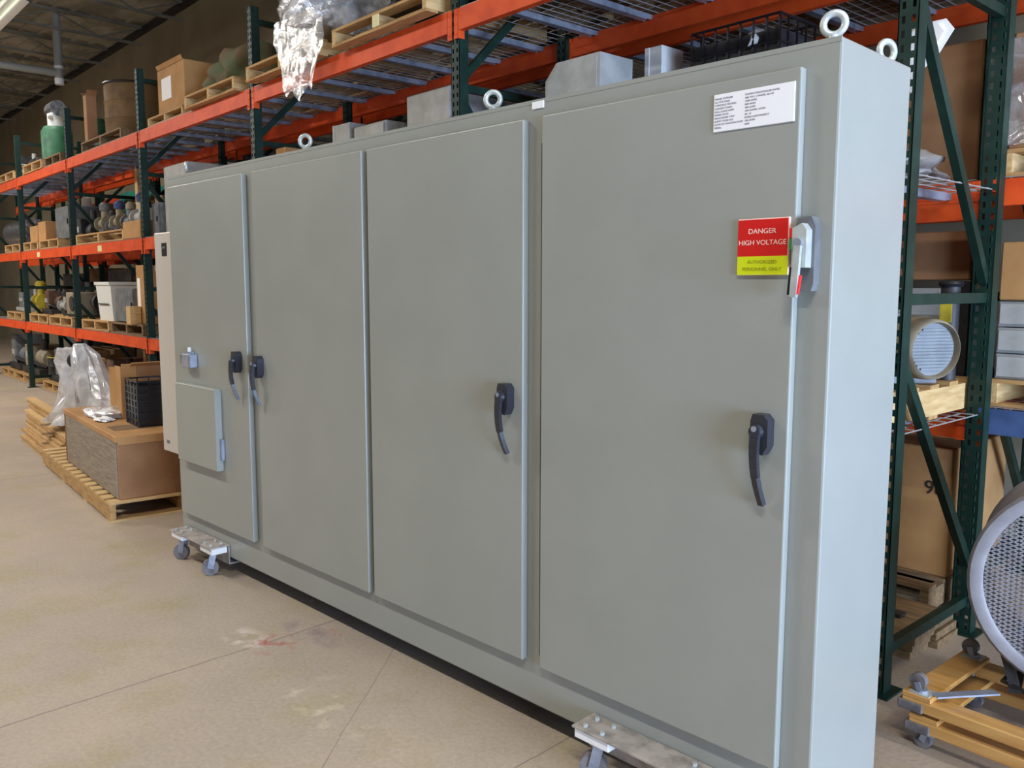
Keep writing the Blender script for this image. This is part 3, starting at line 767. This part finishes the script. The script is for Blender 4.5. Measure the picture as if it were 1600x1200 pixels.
MB().box(.349,.25,.28,.3525,.37,.32).build('hand_hole','dark',o); MB().bar((-.0,0,.44),(-.0,-.02,.48),.66,.004).build('torn_flap','card',o)
put('drum',9.2,9.9,.08,.7,G3+P,.63,'brown fibre drum with a black hoop handle on the top shelf behind the third post',m='card3')
put('bundle',8.25,8.7,.3,.5,G3,.3,'dark grey bundle on the top shelf just right of the hooped drum',m='mdark',seed=9)
put('tubebox',10.02,10.14,.0,.12,G3+P,.55,'tall narrow open carton standing left of the hooped drum on the top shelf',m='card2')
put('tank',12.35,12.8,.1,.42,G3+P,.92,'green mixing tank with a shiny motor head on the top shelf')
put('machine',10.2,10.78,.12,.7,G3+P,.38,'low dark green machine on the top shelf just right of the fourth post',m='mgreen',seed=2)
put('gearbox',13.1,13.48,.1,.5,G3+.0,.42,'small dark gearbox on the top shelf left of the green tank',m='mdark',m2='mlight')
put('machine',13.8,14.7,.1,.6,G3+P,.4,'dark machine with white cap on the far left pallet of the top shelf',m='mdark',m2='mlight',seed=4)
# top shelf above the cabinet: pallets seen from below through the wire
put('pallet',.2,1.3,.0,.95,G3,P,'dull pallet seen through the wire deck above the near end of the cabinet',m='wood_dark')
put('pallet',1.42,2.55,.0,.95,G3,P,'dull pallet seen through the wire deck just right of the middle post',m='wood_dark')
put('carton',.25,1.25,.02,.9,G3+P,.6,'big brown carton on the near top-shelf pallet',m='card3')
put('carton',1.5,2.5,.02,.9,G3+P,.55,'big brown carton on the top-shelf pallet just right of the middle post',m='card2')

# ---- middle shelf, front row
put('chamfer',1.85,2.275,.28,.27,G2n,.83,'light grey enclosure with a chamfered corner rising behind the cabinet top, first bay',m='mlight')
put('enclosure',3.17,3.68,.28,.34,G2,.81,'grey metal box rising above the cabinet left of the middle post',m='mlight')
put('bundle',2.85,3.1,.1,.3,G2,.55,'red and white wrapped bundle behind the middle post above the cabinet',m='mred',seed=6)
put('sheet',4.43,4.68,.28,.2,G2,.735,'narrow light grey box standing above the cabinet, right of the two grey frames',m='mlight') 
put('enclosure',3.96,4.38,.28,.5,G2,.69,'low grey steel box rising above the cabinet, left of the grey metal box',m='mlight')
put('carton',5.18,5.34,.12,.5,G2,.62,'small orange-brown carton just above the cabinet, left of the second lifting eye',m='card')
put('machine',4.72,5.12,.3,.5,G2,.6,'dark machine above the cabinet beside the second lifting eye',m='mdark',seed=12)
put('crate',1.05,1.6,.75,.35,G2n,.95,'black plastic crate stack rising behind the cabinet near its top corner',m='black',dense=1)
put('sheet',1.78,1.9,.72,.2,G2n,.93,'narrow white panel wrapped in film behind the cabinet top',m='white')
put('machine',.5,1.0,.72,.16,G2n,.72,'dark machine behind the near lifting eyes of the cabinet',m='mdark',seed=14)
put('enclosure',7.25,7.85,.1,.6,G2,.72,'pale grey enclosure on the middle shelf beside the far end of the cabinet',m='mlight')
put('enclosure',7.9,8.1,.05,.4,G2+.0,.36,'dark screened grey box on the middle shelf just above the beige air conditioner',m='mgrey')
put('pallet',8.85,10.70,-.02,.95,G2,P,'long wooden pallet carrying valves on the middle shelf, fourth bay',m='wood')
put('carton',8.22,8.78,-.04,.5,G2,.19,'low tan carton on the middle shelf against the third post',m='card')
vs_=[('mblue','mtan',9.75,10.0,.4,'blue topped tan valve on the middle shelf pallet, centre of the fourth bay'),
     ('mtan','mgrey',9.3,9.62,.36,'tan topped grey valve beside the wooden post on the middle shelf'),
     ('mgrey','mtan',10.3,10.6,.42,'grey valve with tan flanges at the left end of the valve pallet'),
     ('mdark','mgrey',10.02,10.26,.3,'small dark valve between the blue and the grey valves'),
     ('mblue','mlight',8.87,9.22,.44,'dark blue valve with pale flanges at the right end of the valve pallet'),]
for m1,m2,a0,a1,h,lab in vs_: put('valve',a0,a1,.08,.4,G2+P,h,lab,m=m1,m2=m2)
put('machine',8.9,9.5,.5,.4,G2+P,.5,'dull tangled machine behind the dark blue valve on the middle shelf',m='mtan',seed=5)
put('machine',9.7,10.6,.5,.4,G2+P,.45,'dull grey machine behind the row of valves on the middle shelf',m='mgrey',seed=6)
solo('timber_post',MB().box(-.045,0,0,.045,.09,.78,.003,1),'wood_pale','pale timber post standing upright on the middle shelf pallet',  'timber',W(9.66,.42,G2+P),TH)
put('pallet',11.55,12.55,-.02,.95,G2,P,'wooden pallet under the grey box on the middle shelf, fifth bay',m='wood')
put('pallet',12.65,13.5,-.02,.95,G2,P,'wooden pallet under the stacked cartons on the middle shelf, fifth bay',m='wood')
put('pallet',13.75,14.75,-.02,.95,G2,P,'wooden pallet on the middle shelf just left of the fifth post',m='wood')
put('enclosure',11.62,12.3,.15,.5,G2+P,.46,'blue-grey steel box on the middle shelf, fifth bay',m='mgrey')
put('carton',12.45,12.85,.05,.4,G2+P,.28,'tan carton beside the blue-grey steel box on the middle shelf',m='card')
put('carton',12.9,13.35,.05,.45,G2+P,.24,'pale tan carton on the left of the fifth-bay stack on the middle shelf',m='card')
put('carton',12.55,12.95,.5,.4,G2+P,.5,'tall tan carton standing behind the low cartons on the middle shelf',m='card2')
solo('white_canister',MB().lathe([(0,0),(.07,0),(.07,.16),(.04,.19),(.04,.22),(0,.22)],(0,0,0)),'white','small white canister on top of the tan cartons on the middle shelf','canister',W(12.72,.7,G2+P+.5),TH,smooth=True)
put('roll',13.9,15.2,.0,.5,G2+P,.42,'shiny foil wrapped duct lying on the middle shelf at far left')
put('machine',11.0,11.5,.1,.6,G2,.5,'dark machine on the middle shelf just left of the fourth post',m='mdark',seed=8)
put('bundle',13.0,13.5,.5,.4,G2+P,.5,'grey wrapped bundle behind the cartons on the middle shelf',m='mgrey',seed=17)

# ---- lowest shelf, front row
put('pallet',8.35,9.45,-.02,.95,G1,P,'brown pallet under the grey crate on the lowest shelf, beside the third post',m='wood_dark')
put('pallet',9.55,10.65,-.02,.95,G1,P,'pale pallet under the white bin on the lowest shelf',m='wood')
put('pallet',11.1,12.25,-.02,.95,G1,P,'yellowish pallet on the lowest shelf just left of the fourth post',m='wood')
put('pallet',12.35,13.4,-.02,.95,G1,P,'yellowish pallet on the lowest shelf just right of the fifth post',m='wood')
put('pallet',13.9,14.9,-.02,.95,G1,P,'pale pallet on the lowest shelf at far left',m='wood')
put('tote',9.57,10.15,.03,.62,G1+P,.47,'tall white plastic bin on the lowest shelf pallet')
put('enclosure',8.78,9.42,.03,.5,G1+P,.40,'grey-brown steel crate in front of the white bin on the lowest shelf',m='mgrey')
put('carton',8.45,8.7,.05,.3,G1+P,.66,'tall tan carton against the third post on the lowest shelf',m='card',lab='paper')
solo('timber_block',MB().box(-.07,0,0,.07,.12,.2,.003,1),'wood_pale','pale timber block at the foot of the tall tan carton','timber',W(8.62,-.08,G1+P),TH)
put('motor',10.2,10.62,.1,.5,G1+P,.36,'blue-grey motor left of the white bin on the lowest shelf',m='mgrey',m2='mlight')
put('gearbox',11.15,12.1,.06,.7,G1+P,.48,'large tan and black gearbox on the lowest shelf, left of the fourth post',m='mtan',m2='mdark')
put('valve',12.4,12.8,.06,.5,G1+P,.36,'white-tipped dark valve on the lowest shelf, fifth bay',m='mdark',m2='mlight')
put('machine',12.85,13.4,.1,.6,G1+P,.42,'brown machine on the lowest shelf beside the fifth post',m='mbrown',seed=11)
put('valve',13.85,14.2,.06,.5,G1+P,.5,'yellow painted valve on the lowest shelf left of the fifth post',m='myellow',m2='myellow')
put('machine',14.25,15.1,.1,.6,G1+P,.4,'grey machine with pale lid on the lowest shelf at far left',m='mgrey',m2='mlight',seed=13)

# ---- floor level under the front row, far left
GM=[(14.05,15.2,'mtan',21,.62,'grey-green machine on the floor under the far left shelf'),(15.36,16.17,'mgrey',22,.6,'grey machine on the floor at the far left edge'),
    (12.3,13.3,'mgrey',23,.5,'grey machine on the floor between the fifth and fourth posts'),(10.0,10.7,'mbrown',24,.55,'brown machine on the floor under the white bin')]
for a0,a1,m_,sd,h,lab in GM:
    put('pallet',a0-.05,a1+.05,.1,.8,0,P,'low pallet beneath the '+lab.split(' on the')[0]+' on the floor, '+('far left' if a0>15 else 'behind the fifth post' if a0>13.9 else 'mid rack' if a0>12 else 'near the cardboard crate'),m='wood')
    put('machine',a0,a1,.15,.65,P,h,lab,m=m_,seed=sd)
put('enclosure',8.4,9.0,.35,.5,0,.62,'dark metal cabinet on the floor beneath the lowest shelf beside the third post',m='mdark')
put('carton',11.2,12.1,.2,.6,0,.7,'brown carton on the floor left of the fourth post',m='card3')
solo('timber_board',MB().box(-.04,0,0,.04,.1,.86),'card2','upright brown board leaning under the lowest shelf left of the cardboard crate','timber',W(9.3,.3,0),TH)
put('drum',13.63,14.0,.3,.45,0,.45,'small lime topped drum beside the fifth post foot',m='mdark',m2='myellow')

# ---- rear row goods
R=ROW2
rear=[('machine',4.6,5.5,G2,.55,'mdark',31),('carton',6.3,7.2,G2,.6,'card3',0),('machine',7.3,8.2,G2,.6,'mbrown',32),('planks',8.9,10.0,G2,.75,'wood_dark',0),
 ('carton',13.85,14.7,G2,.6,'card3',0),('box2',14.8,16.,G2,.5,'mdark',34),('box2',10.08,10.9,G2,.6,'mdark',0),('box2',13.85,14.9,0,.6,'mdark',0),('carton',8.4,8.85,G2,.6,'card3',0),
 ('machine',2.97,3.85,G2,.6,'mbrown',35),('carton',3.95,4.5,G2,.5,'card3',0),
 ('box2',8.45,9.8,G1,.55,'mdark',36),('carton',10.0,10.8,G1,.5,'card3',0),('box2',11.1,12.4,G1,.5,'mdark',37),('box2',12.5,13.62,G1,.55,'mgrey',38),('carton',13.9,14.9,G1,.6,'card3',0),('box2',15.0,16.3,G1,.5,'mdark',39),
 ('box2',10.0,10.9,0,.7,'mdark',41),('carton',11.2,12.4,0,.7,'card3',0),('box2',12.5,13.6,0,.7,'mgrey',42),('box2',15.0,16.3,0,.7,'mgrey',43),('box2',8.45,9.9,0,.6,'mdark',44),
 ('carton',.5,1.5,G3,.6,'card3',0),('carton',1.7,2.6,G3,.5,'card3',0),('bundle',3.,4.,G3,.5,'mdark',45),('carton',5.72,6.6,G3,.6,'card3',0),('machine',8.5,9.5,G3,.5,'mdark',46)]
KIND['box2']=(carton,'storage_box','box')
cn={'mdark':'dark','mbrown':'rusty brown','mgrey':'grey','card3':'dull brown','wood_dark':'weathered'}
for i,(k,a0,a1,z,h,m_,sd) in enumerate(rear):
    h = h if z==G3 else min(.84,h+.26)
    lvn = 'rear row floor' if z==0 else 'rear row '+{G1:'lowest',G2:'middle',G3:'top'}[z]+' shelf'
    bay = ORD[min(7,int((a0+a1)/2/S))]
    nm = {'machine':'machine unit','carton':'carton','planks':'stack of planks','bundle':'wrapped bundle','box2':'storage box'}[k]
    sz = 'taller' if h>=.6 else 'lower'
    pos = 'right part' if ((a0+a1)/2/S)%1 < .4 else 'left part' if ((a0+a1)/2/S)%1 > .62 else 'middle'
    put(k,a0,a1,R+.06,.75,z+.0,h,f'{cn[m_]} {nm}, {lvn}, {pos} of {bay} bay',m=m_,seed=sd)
put('tarp',12.3,13.3,R+.02,.4,G2,.95,'teal covered load high on the middle shelf, left of two')
put('tarp',11.25,12.1,R+.02,.4,G2,.92,'teal covered load high on the middle shelf, right of two')

# ---- seen through the near frame and right of it
put('carton',.23,1.2,R+.03,.8,G2+.0,.66,'large brown carton on the middle shelf seen through the near green frame',m='card2')
t = thing('plastic_bundle','crumpled pale grey plastic on the wire deck seen through the near green frame','plastic',W(.345,.2,G2n),TH)
MB().blob((0,.25,.07),(.40,.5,.17),.22,4,52,True,.2).build('crumpled_plastic','dullplastic',t,True)
put('pallet',-1.12,.10,R-.02,.9,G2,P,'pallet under the film wrapped cartons at the right edge',m='wood')
t = put('carton',-1.1,.09,R,.8,G2+P,.52,'film wrapped brown carton on the middle shelf at the right edge of the picture',m='card2')
MB().box(-.60,-.006,.02,.60,.806,.50).build('wrap','film',t)
# paper hanging on the frame
t = thing('paper_sheet','crumpled white paper sheet hanging behind the diagonal brace of the near green frame','paper',W(.13,.36,2.40),TH)
pts = [(-.07,.0),(-.02,.09),(.03,.13),(.088,.22),(.055,.265),(-.06,.265),(-.10,.24),(-.10,.05)]
MB().prism(pts,.0,.004,'xz').build('sheet','paper',t)
MB().prism([(x*.75-.01,z*.75+.05) for x,z in pts],-.012,-.001,'xz').build('folded_layer','paper',t)
# motor on its pallet
put('pallet',.095,1.05,.06,.9,G1,.15,'wooden pallet under the grey motor seen through the near frame',m='wood')
put('motor',.11,.75,.42,.36,G1+.15,.30,'grey electric motor with a tan end ring on a pallet behind the cabinet corner',m='mgrey',m2='mtan',shaft=-1,rz=-.5)
put('carton',.36,.72,R+.05,.3,G1,.42,'white labelled carton behind the grey motor',m='mtan',tape=False)
put('carton',.23,.345,R+.05,.3,G1,.595,'dark upright carton between the motor and the rear post',m='mdark',tape=False)
put('carton',.37,.75,R+.05,.4,G1+.42,.14,'pale tan carton stacked on the white labelled carton behind the motor',m='mlight',tape=False)
put('carton',.24,.7,R+.05,.4,G1+.60,.24,'orange-brown carton topmost of the stack behind the motor',m='card2')
t = put('drum',.11,.19,.72,.08,G1+.15,.44,'narrow dark cylinder with a yellow label standing beside the rear post',m='mdark')
MB().box(-.025,-.003,.26,.025,.003,.36).build('label','myellow',t)
# right of frame: stacked grey enclosures and cartons on the rear row
put('pallet',-1.15,.10,R-.02,.9,G1,.13,'pallet under the stacked grey metal boxes at the right edge',m='wood')
for k in range(3):
    put('enclosure',-1.0,.09,R+.0,.55,G1+.13+k*.125,.12,['bottom grey metal box of the three stacked beside the rear post','middle grey metal box of the three stacked beside the rear post','top grey metal box of the three stacked beside the rear post'][k],m='mlight',group='stacked grey metal boxes')
put('carton',-.95,.085,R+.0,.5,G1+.13+.375,.27,'tan carton resting on the three stacked grey metal boxes',m='card')
# floor level behind the frame
put('pallet',.24,1.15,.9+.04,1.0,0,.14,'dark weathered pallet on the floor behind the near frame',m='wood_dark')
put('planks',.06,.8,.35,.45,0,.12,'low stack of weathered planks on the floor behind the near green frame',m='wood_dark')
t = put('carton',.24,1.1,1.15,.75,.14,.66,'big scuffed tan carton on the dark pallet behind the near frame',m='card')
text('98',.10,(.30,-.003,.42),t,'dark')
t = put('drum',.42,.80,.38,.36,.12,.62,'brown drum with a yellow rim standing on planks behind the cabinet corner',m='mbrown',m2='myellow')
solo('pipe_clamp',MB().torus((0,0,.05),.05,.012,(1,.4,0)).tube([(-.02,0,.01),(-.12,.03,.0),(-.2,.02,.03)],.014).box(-.22,-.03,0,.05,.03,.012),'mdark','dark iron pipe clamp lying on the planks behind the near frame','clamp',W(.24,.55,.118),TH,smooth=True)

for o in [o for o in C.objects if o.get('label','') in ('orange front beam, middle shelf, fourth bay from the near frame, front row','orange front beam, middle shelf, fifth bay from the near frame, front row')]:
    x = (3.5*S-9.62) if 'fourth' in o['label'] else (4.5*S-12.5)
    MB().box(x-.10,-.0462,-.10,x+.06,-.0452,-.03).build('location_label','tape',o)
# ------------------------------------------------------------------ drum fan on its dollies
FCX, FCY = .402, 1.15
fanr = math.radians(11)
fz = .605
t = thing('drum_fan','large grey drum fan with a perforated guard standing on a wooden dolly','fan',(FCX,FCY,.0),fanr)
rO = .362
def ring(prof, name, m): return MB().lathe(prof,(0,0,fz),(0,-1,0),56).build(name,m,t,True)
ring([(rO,0),(rO+.006,.012),(rO-.004,.022),(rO-.03,.024),(rO-.045,.016),(rO-.045,0)],'front_ring','fan')
ring([(rO,0),(rO+.004,-.03),(rO,-.06),(rO*.985,-.36),(rO*1.0,-.38),(rO*.94,-.38),(rO*.94,-.02),(rO-.02,0)],'drum_shell','fan')
mb = MB(); R_ = rO-.04; p_ = .0135
for ang in (math.radians(24),math.radians(-24)):
    ca,sa = math.cos(ang),math.sin(ang); k = -R_+.002
    while k < R_:
        h = math.sqrt(max(0,R_*R_-k*k)); 
        p = (-sa*k-ca*h, -.012, fz+ca*k-sa*h); q = (-sa*k+ca*h, -.012, fz+ca*k+sa*h)
        mb.bar(p,q,.0045,.004,up=(0,1,0)); k += p_
mb.build('guard_mesh','fan',t)
mb = MB()
for r in (.12,.24): mb.torus((0,-.004,fz),r,.003,(0,1,0),48,5)
mb.build('guard_rings','fan',t)
for k in range(5):
    a = 2*PI*k/5+.3; mb = MB()
    c_,s_ = math.cos(a),math.sin(a); pts=[]
    A = [(.06,-.5),(.30,-.16),(.31,.22),(.06,.55)]
    vs0=[mb.bm.verts.new((r*math.cos(a+o),.12+.05*(1 if o>0 else -1),fz+r*math.sin(a+o))) for r,o in A]
    vs1=[mb.bm.verts.new((v.co.x,v.co.y+.004,v.co.z)) for v in vs0]
    mb.bm.faces.new(vs0); mb.bm.faces.new(vs1[::-1])
    for i in range(4): j=(i+1)%4; mb.bm.faces.new((vs0[i],vs1[i],vs1[j],vs0[j]))
    mb.build('fan_blade','galv',t)
MB().cyl((0,.08,fz),(0,.30,fz),.075,n=24).build('fan_motor','fanin',t,True)
mb = MB()
for a in (0,PI/2): mb.bar((-rO*.94*math.cos(a),.31,fz-rO*.94*math.sin(a)),(rO*.94*math.cos(a),.31,fz+rO*.94*math.sin(a)),.02,.02)
mb.build('motor_mount','fanin',t)
for s in (-1,1):
    mb = MB(); mb.bar((s*.20,.04,.206),(s*.25,.04,fz-rO*.66),.03,.03); mb.bar((s*.20,.32,.206),(s*.25,.32,fz-rO*.66),.03,.03); mb.box(s*.20-.02,.0,.2,s*.20+.02,.36,.215)
    mb.build('stand_leg','mdark',t)
MB().tube([(.2,.02,.25),(.1,-.06,.215),(-.1,-.05,.215),(-.24,.05,.215),(-.2,.2,.22)],.008).build('power_cord','mdark',t,True)

def dolly(t, upside):
    # rails run along x, .76 long, .48 wide, rails .035 high
    for y in (0,.44):
        MB().box(0,y,0,.76,y+.075,.042,.004,1).build('rail','tan_wood',t)
        MB().box(-.012,y-.006,-.003,.075,y+.081,.030,.004,1).build('end_bumper','grey_rubber',t)
    for x in (.0,.67): MB().box(x,-.0,.042,x+.10,.515,.060,.003,1).build('cross_board','tan_wood',t)
    s = 1 if upside else -1
    for x in (.055,.70):
        for y in (.035,.48):
            z0 = .060 if upside else 0
            c = MB().box(x-.035,y-.03,z0,x+.035,y+.03,z0+s*.004).build('caster','zinc',t)
            mb = MB(); mb.cyl((x,y,z0),(x,y,z0+s*.012),.02,n=14)
            for q in (-.016,.016): mb.bar((x-.004,y+q,z0+s*.010),(x-.014,y+q,z0+s*.038),.02,.003,up=(0,1,0))
            mb.build('fork','galv',c)
            MB().cyl((x-.014,y-.012,z0+s*.037),(x-.014,y+.012,z0+s*.037),.029,n=22).build('wheel','grey_rubber',c,True)
t = thing('wooden_dolly','lower wooden dolly with its casters on the floor beneath the fan dolly','dolly',(-.055,.865,.066),math.radians(-4))
dolly(t,False)
t = thing('wooden_dolly','upper wooden dolly lying with casters turned up under the drum fan','dolly',(-.080,.86,.140),math.radians(-4))
dolly(t,True)
MB().bar((.10,.03,.066),(.23,.22,.066),.035,.006).build('metal_strap','galv',t)

# ------------------------------------------------------------------ far left: crated carton, boards, film
CX, CY = -4.95, -.10                       # near right corner of the pallet
a_ = math.radians(-6.5)
t = thing('long_pallet','long pallet made of weathered boards under the brown crate, left of the cabinet','pallet',(CX,CY,0),a_)
PLn, PDp = 2.42, 1.0
mb = MB()
n = 15
for i in range(n):
    x = -PLn+.0+i*(PLn-.1)/(n-1); mb.box(x,0,.122,x+.1,PDp,.14)
mb.build('top_boards','wood_pale',t)
for y in (0,.48,.96): MB().box(-PLn,y,.016,0,y+.04,.122).build('stringer','wood',t)
for x in (-PLn,-PLn*.66,-PLn*.33,-.1): MB().box(x,0,0,x+.1,PDp,.016).build('bottom_board','wood_pale',t)
t = thing('shipping_crate','long brown cardboard crate with a film-wrapped wavy front, on the pallet left of the cabinet','crate',(CX,CY,.14),a_)
bx = MB().box(-1.72,.075,0,-.03,.98,.42,.006,1).build('crate_body','card2',t)
MB().box(-1.66,.066,.01,-.06,.075,.405).build('wavy_front','wavy',t)
MB().box(-1.72,.062,.40,-.025,.99,.445,.006,1).build('lid','card',t)
MB().box(-.028,.08,.385,-.02,.985,.44).build('lid_lip','card',t)
MB().box(-1.74,.07,0,-1.62,.09,.42).build('corner_board','card3',t)
MB().box(-.5,.12,.4455,-.28,.5,.447).build('lid_slit','card3',t)
# things on the crate
def onC(x,y,z=.585): 
    return (CX+x*math.cos(a_)-y*math.sin(a_), CY+x*math.sin(a_)+y*math.cos(a_), z)
t = thing('folded_carton','tall opened brown carton standing on the crate behind the black crate','box',(-5.74,.30,.586),math.radians(-5))
MB().box(-.15,0,0,0,.012,.40,.002,1).build('front_panel','card',t)
MB().box(-.012,.012,0,0,.12,.42,.002,1).build('upright_panel','card',t)
MB().box(-.012,.12,.27,0,.62,.40,.002,1).build('side_panel','card2',t)
MB().bar((-.006,.37,.40),(.05,.37,.43),.60,.006).build('top_flap','card',t)
MB().bar((-.15,.006,.2),(-.19,-.03,.2),.005,.38,up=(0,0,1)).build('side_flap','card',t)
MB().box(-.15,.58,0,-.012,.592,.38).build('back_panel','card3',t)
t = thing('plastic_crate','black plastic crate with smudged sides standing on the brown crate','crate',(-5.385,.245,.5865),a_)
crate(t,.33,.42,.33,'black'); MB().box(-.16,.006,.01,.16,.012,.30).build('front_wall','blackbag',t); MB().box(-.159,.012,.012,-.153,.41,.30).build('side_wall','blackbag',t); MB().box(.153,.012,.012,.159,.41,.30).build('side_wall','blackbag',t)
solo('plastic_scrap',MB().blob((0,0,.03),(.40,.26,.09),.25,3,61,True),'film_white','crumpled grey plastic and paper scraps on top of the brown crate','plastic scrap',onC(-1.05,.26,.588),a_,smooth=True)
solo('paper_scrap',MB().blob((0,0,.012),(.20,.12,.03),.25,3,62,True),'paper','small white paper scrap on the crate top beside the black crate','paper scrap',onC(-.80,.17,.588),a_,smooth=True)
solo('lid_board',MB().box(-.5,0,0,.5,.06,.02),'wood','thin board lying across the back left of the brown crate top','board',onC(-1.2,.62,.586),a_+.05)
# untidy boards lying behind the pallet and a film-wrapped load on them
t = thing('board_stack','untidy stack of pale timber boards sticking out behind the brown crate','boards',onC(-2.5,.0,0),a_)
rnd = random.Random(12); zs = 0.
for i in range(9):
    x0 = -1.3 - .16*i + rnd.uniform(-.1,.1); y0 = .03*i + rnd.uniform(0,.08)
    MB().box(x0,y0,zs,-.03,y0+.12,zs+.024).build('board','wood' if i%3 else 'wood_pale',t)
    MB().box(x0*.8,y0+.3,zs,-.05,y0+.42,zs+.024).build('board','wood',t)
    if i%3==2: MB().box(-.6,.1,zs+.024,-.5,.8,zs+.03).build('bearer','wood_dark',t)
    zs += .030
solo('long_board',MB().box(-1.2,0,0,.3,.09,.022),'wood_pale','longest pale board lying on top of the untidy board stack, poking furthest out','board',onC(-4.0,.30,zs+.001),a_)
t = thing('wrapped_stack','tall lopsided load wrapped in shiny clear film behind the brown crate','wrapped load',onC(-3.0,.42,zs+.002),a_)
def loft(mb, secs):
    rings=[]
    for (x,y,z,rx,ry,sd) in secs:
        rnd=random.Random(sd); z=(z-.3)*.88
        rings.append([mb.bm.verts.new((x+rx*math.cos(2*PI*k/18)*rnd.uniform(.74,1.2), y+ry*math.sin(2*PI*k/18)*rnd.uniform(.74,1.2), max(.002,z+rnd.uniform(-.015,.015)))) for k in range(18)])
    for a,b in zip(rings,rings[1:]):
        for k in range(18): mb.bm.faces.new((a[k],a[(k+1)%18],b[(k+1)%18],b[k]))
    mb.bm.faces.new(rings[0][::-1]); mb.bm.faces.new(rings[-1]); return mb
mb = loft(MB(),[(-.10,0,.30,.34,.26,1),(-.02,0,.42,.26,.2,2),(.02,0,.6,.15,.15,3),(.03,0,.82,.15,.15,4),(.0,0,1.0,.17,.16,5),(.02,0,1.12,.16,.14,6)]); mb.build('film_column','film_stack',t)
mb = loft(MB(),[(.42,.2,.30,.50,.28,11),(.38,.2,.45,.42,.24,12),(.34,.15,.62,.26,.2,13),(.27,.1,.85,.17,.16,14),(.20,.05,1.05,.12,.12,15),(.16,.02,1.17,.06,.06,16)]); mb.build('film_slope','film_stack',t)
MB().box(-.08,-.02,.0,.12,.25,.62).build('inner_carton','card2',t)
MB().box(.2,.0,.0,.7,.4,.12).build('inner_box','card3',t)
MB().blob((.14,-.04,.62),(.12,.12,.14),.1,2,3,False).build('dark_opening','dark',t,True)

# ------------------------------------------------------------------ light
def area(name, loc, sx, sy, power, color, rot):
    l = bpy.data.lights.new(name,'AREA'); l.shape='RECTANGLE'; l.size=sx; l.size_y=sy; l.energy=power; l.color=color
    o = bpy.data.objects.new(name,l); C.objects.link(o); o.location=loc; o.rotation_euler=rot; return o
WARM=(1.,.97,.91)
for i,(x,y) in enumerate(FX): area('strip_light',(x,y,5.49),2.4,.28,[200,205,420,420,120][i],WARM,(0,0,0))  # the last one is the added light for the right-hand floor
area('rack_strip_light',(W(12.55,-.42)[0],W(12.55,-.42)[1],5.20),2.4,.28,60,WARM,(0,0,TH))
area('dock_daylight',(XR-.05,(DY0+DY1)/2,DZ/2),DY1-DY0-.1,DZ-.1,1480,(.50,.68,1.),(0,-PI/2,0)).rotation_euler=(PI/2,0,PI/2)

w = bpy.data.worlds.new('sky'); bpy.context.scene.world = w; w.use_nodes = True
nt = w.node_tree; bg = nt.nodes['Background']
sky = nt.nodes.new('ShaderNodeTexSky'); sky.sky_type='HOSEK_WILKIE'; sky.turbidity=3.
nt.links.new(sky.outputs[0], bg.inputs['Color']); bg.inputs['Strength'].default_value = 1.2

# ------------------------------------------------------------------ camera
cam = bpy.data.cameras.new('camera'); co = bpy.data.objects.new('camera',cam); C.objects.link(co)
yaw,pit,rol = math.radians(45.36821594), math.radians(6.65553293), math.radians(.06509195)
f = Vector((-math.sin(yaw)*math.cos(pit), math.cos(yaw)*math.cos(pit), -math.sin(pit)))
r = Vector((math.cos(yaw),math.sin(yaw),0)); u = r.cross(f)
r2 = r*math.cos(rol)+u*math.sin(rol); u2 = u*math.cos(rol)-r*math.sin(rol)
Mx = Matrix((( r2.x,u2.x,-f.x,.9899),(r2.y,u2.y,-f.y,-2.1278),(r2.z,u2.z,-f.z,1.6164),(0,0,0,1)))
co.matrix_world = Mx
cam.sensor_width = 36; cam.lens = 1333.02/1600*36; cam.clip_start=.05; cam.clip_end=200
bpy.context.scene.camera = co
vs = bpy.context.scene.view_settings
vs.view_transform='Standard'; vs.look='None'; vs.gamma=1; vs.use_curve_mapping=False; vs.exposure=.06
bpy.context.scene.cycles.max_bounces = 8
bpy.context.scene.cycles.transparent_max_bounces = 16
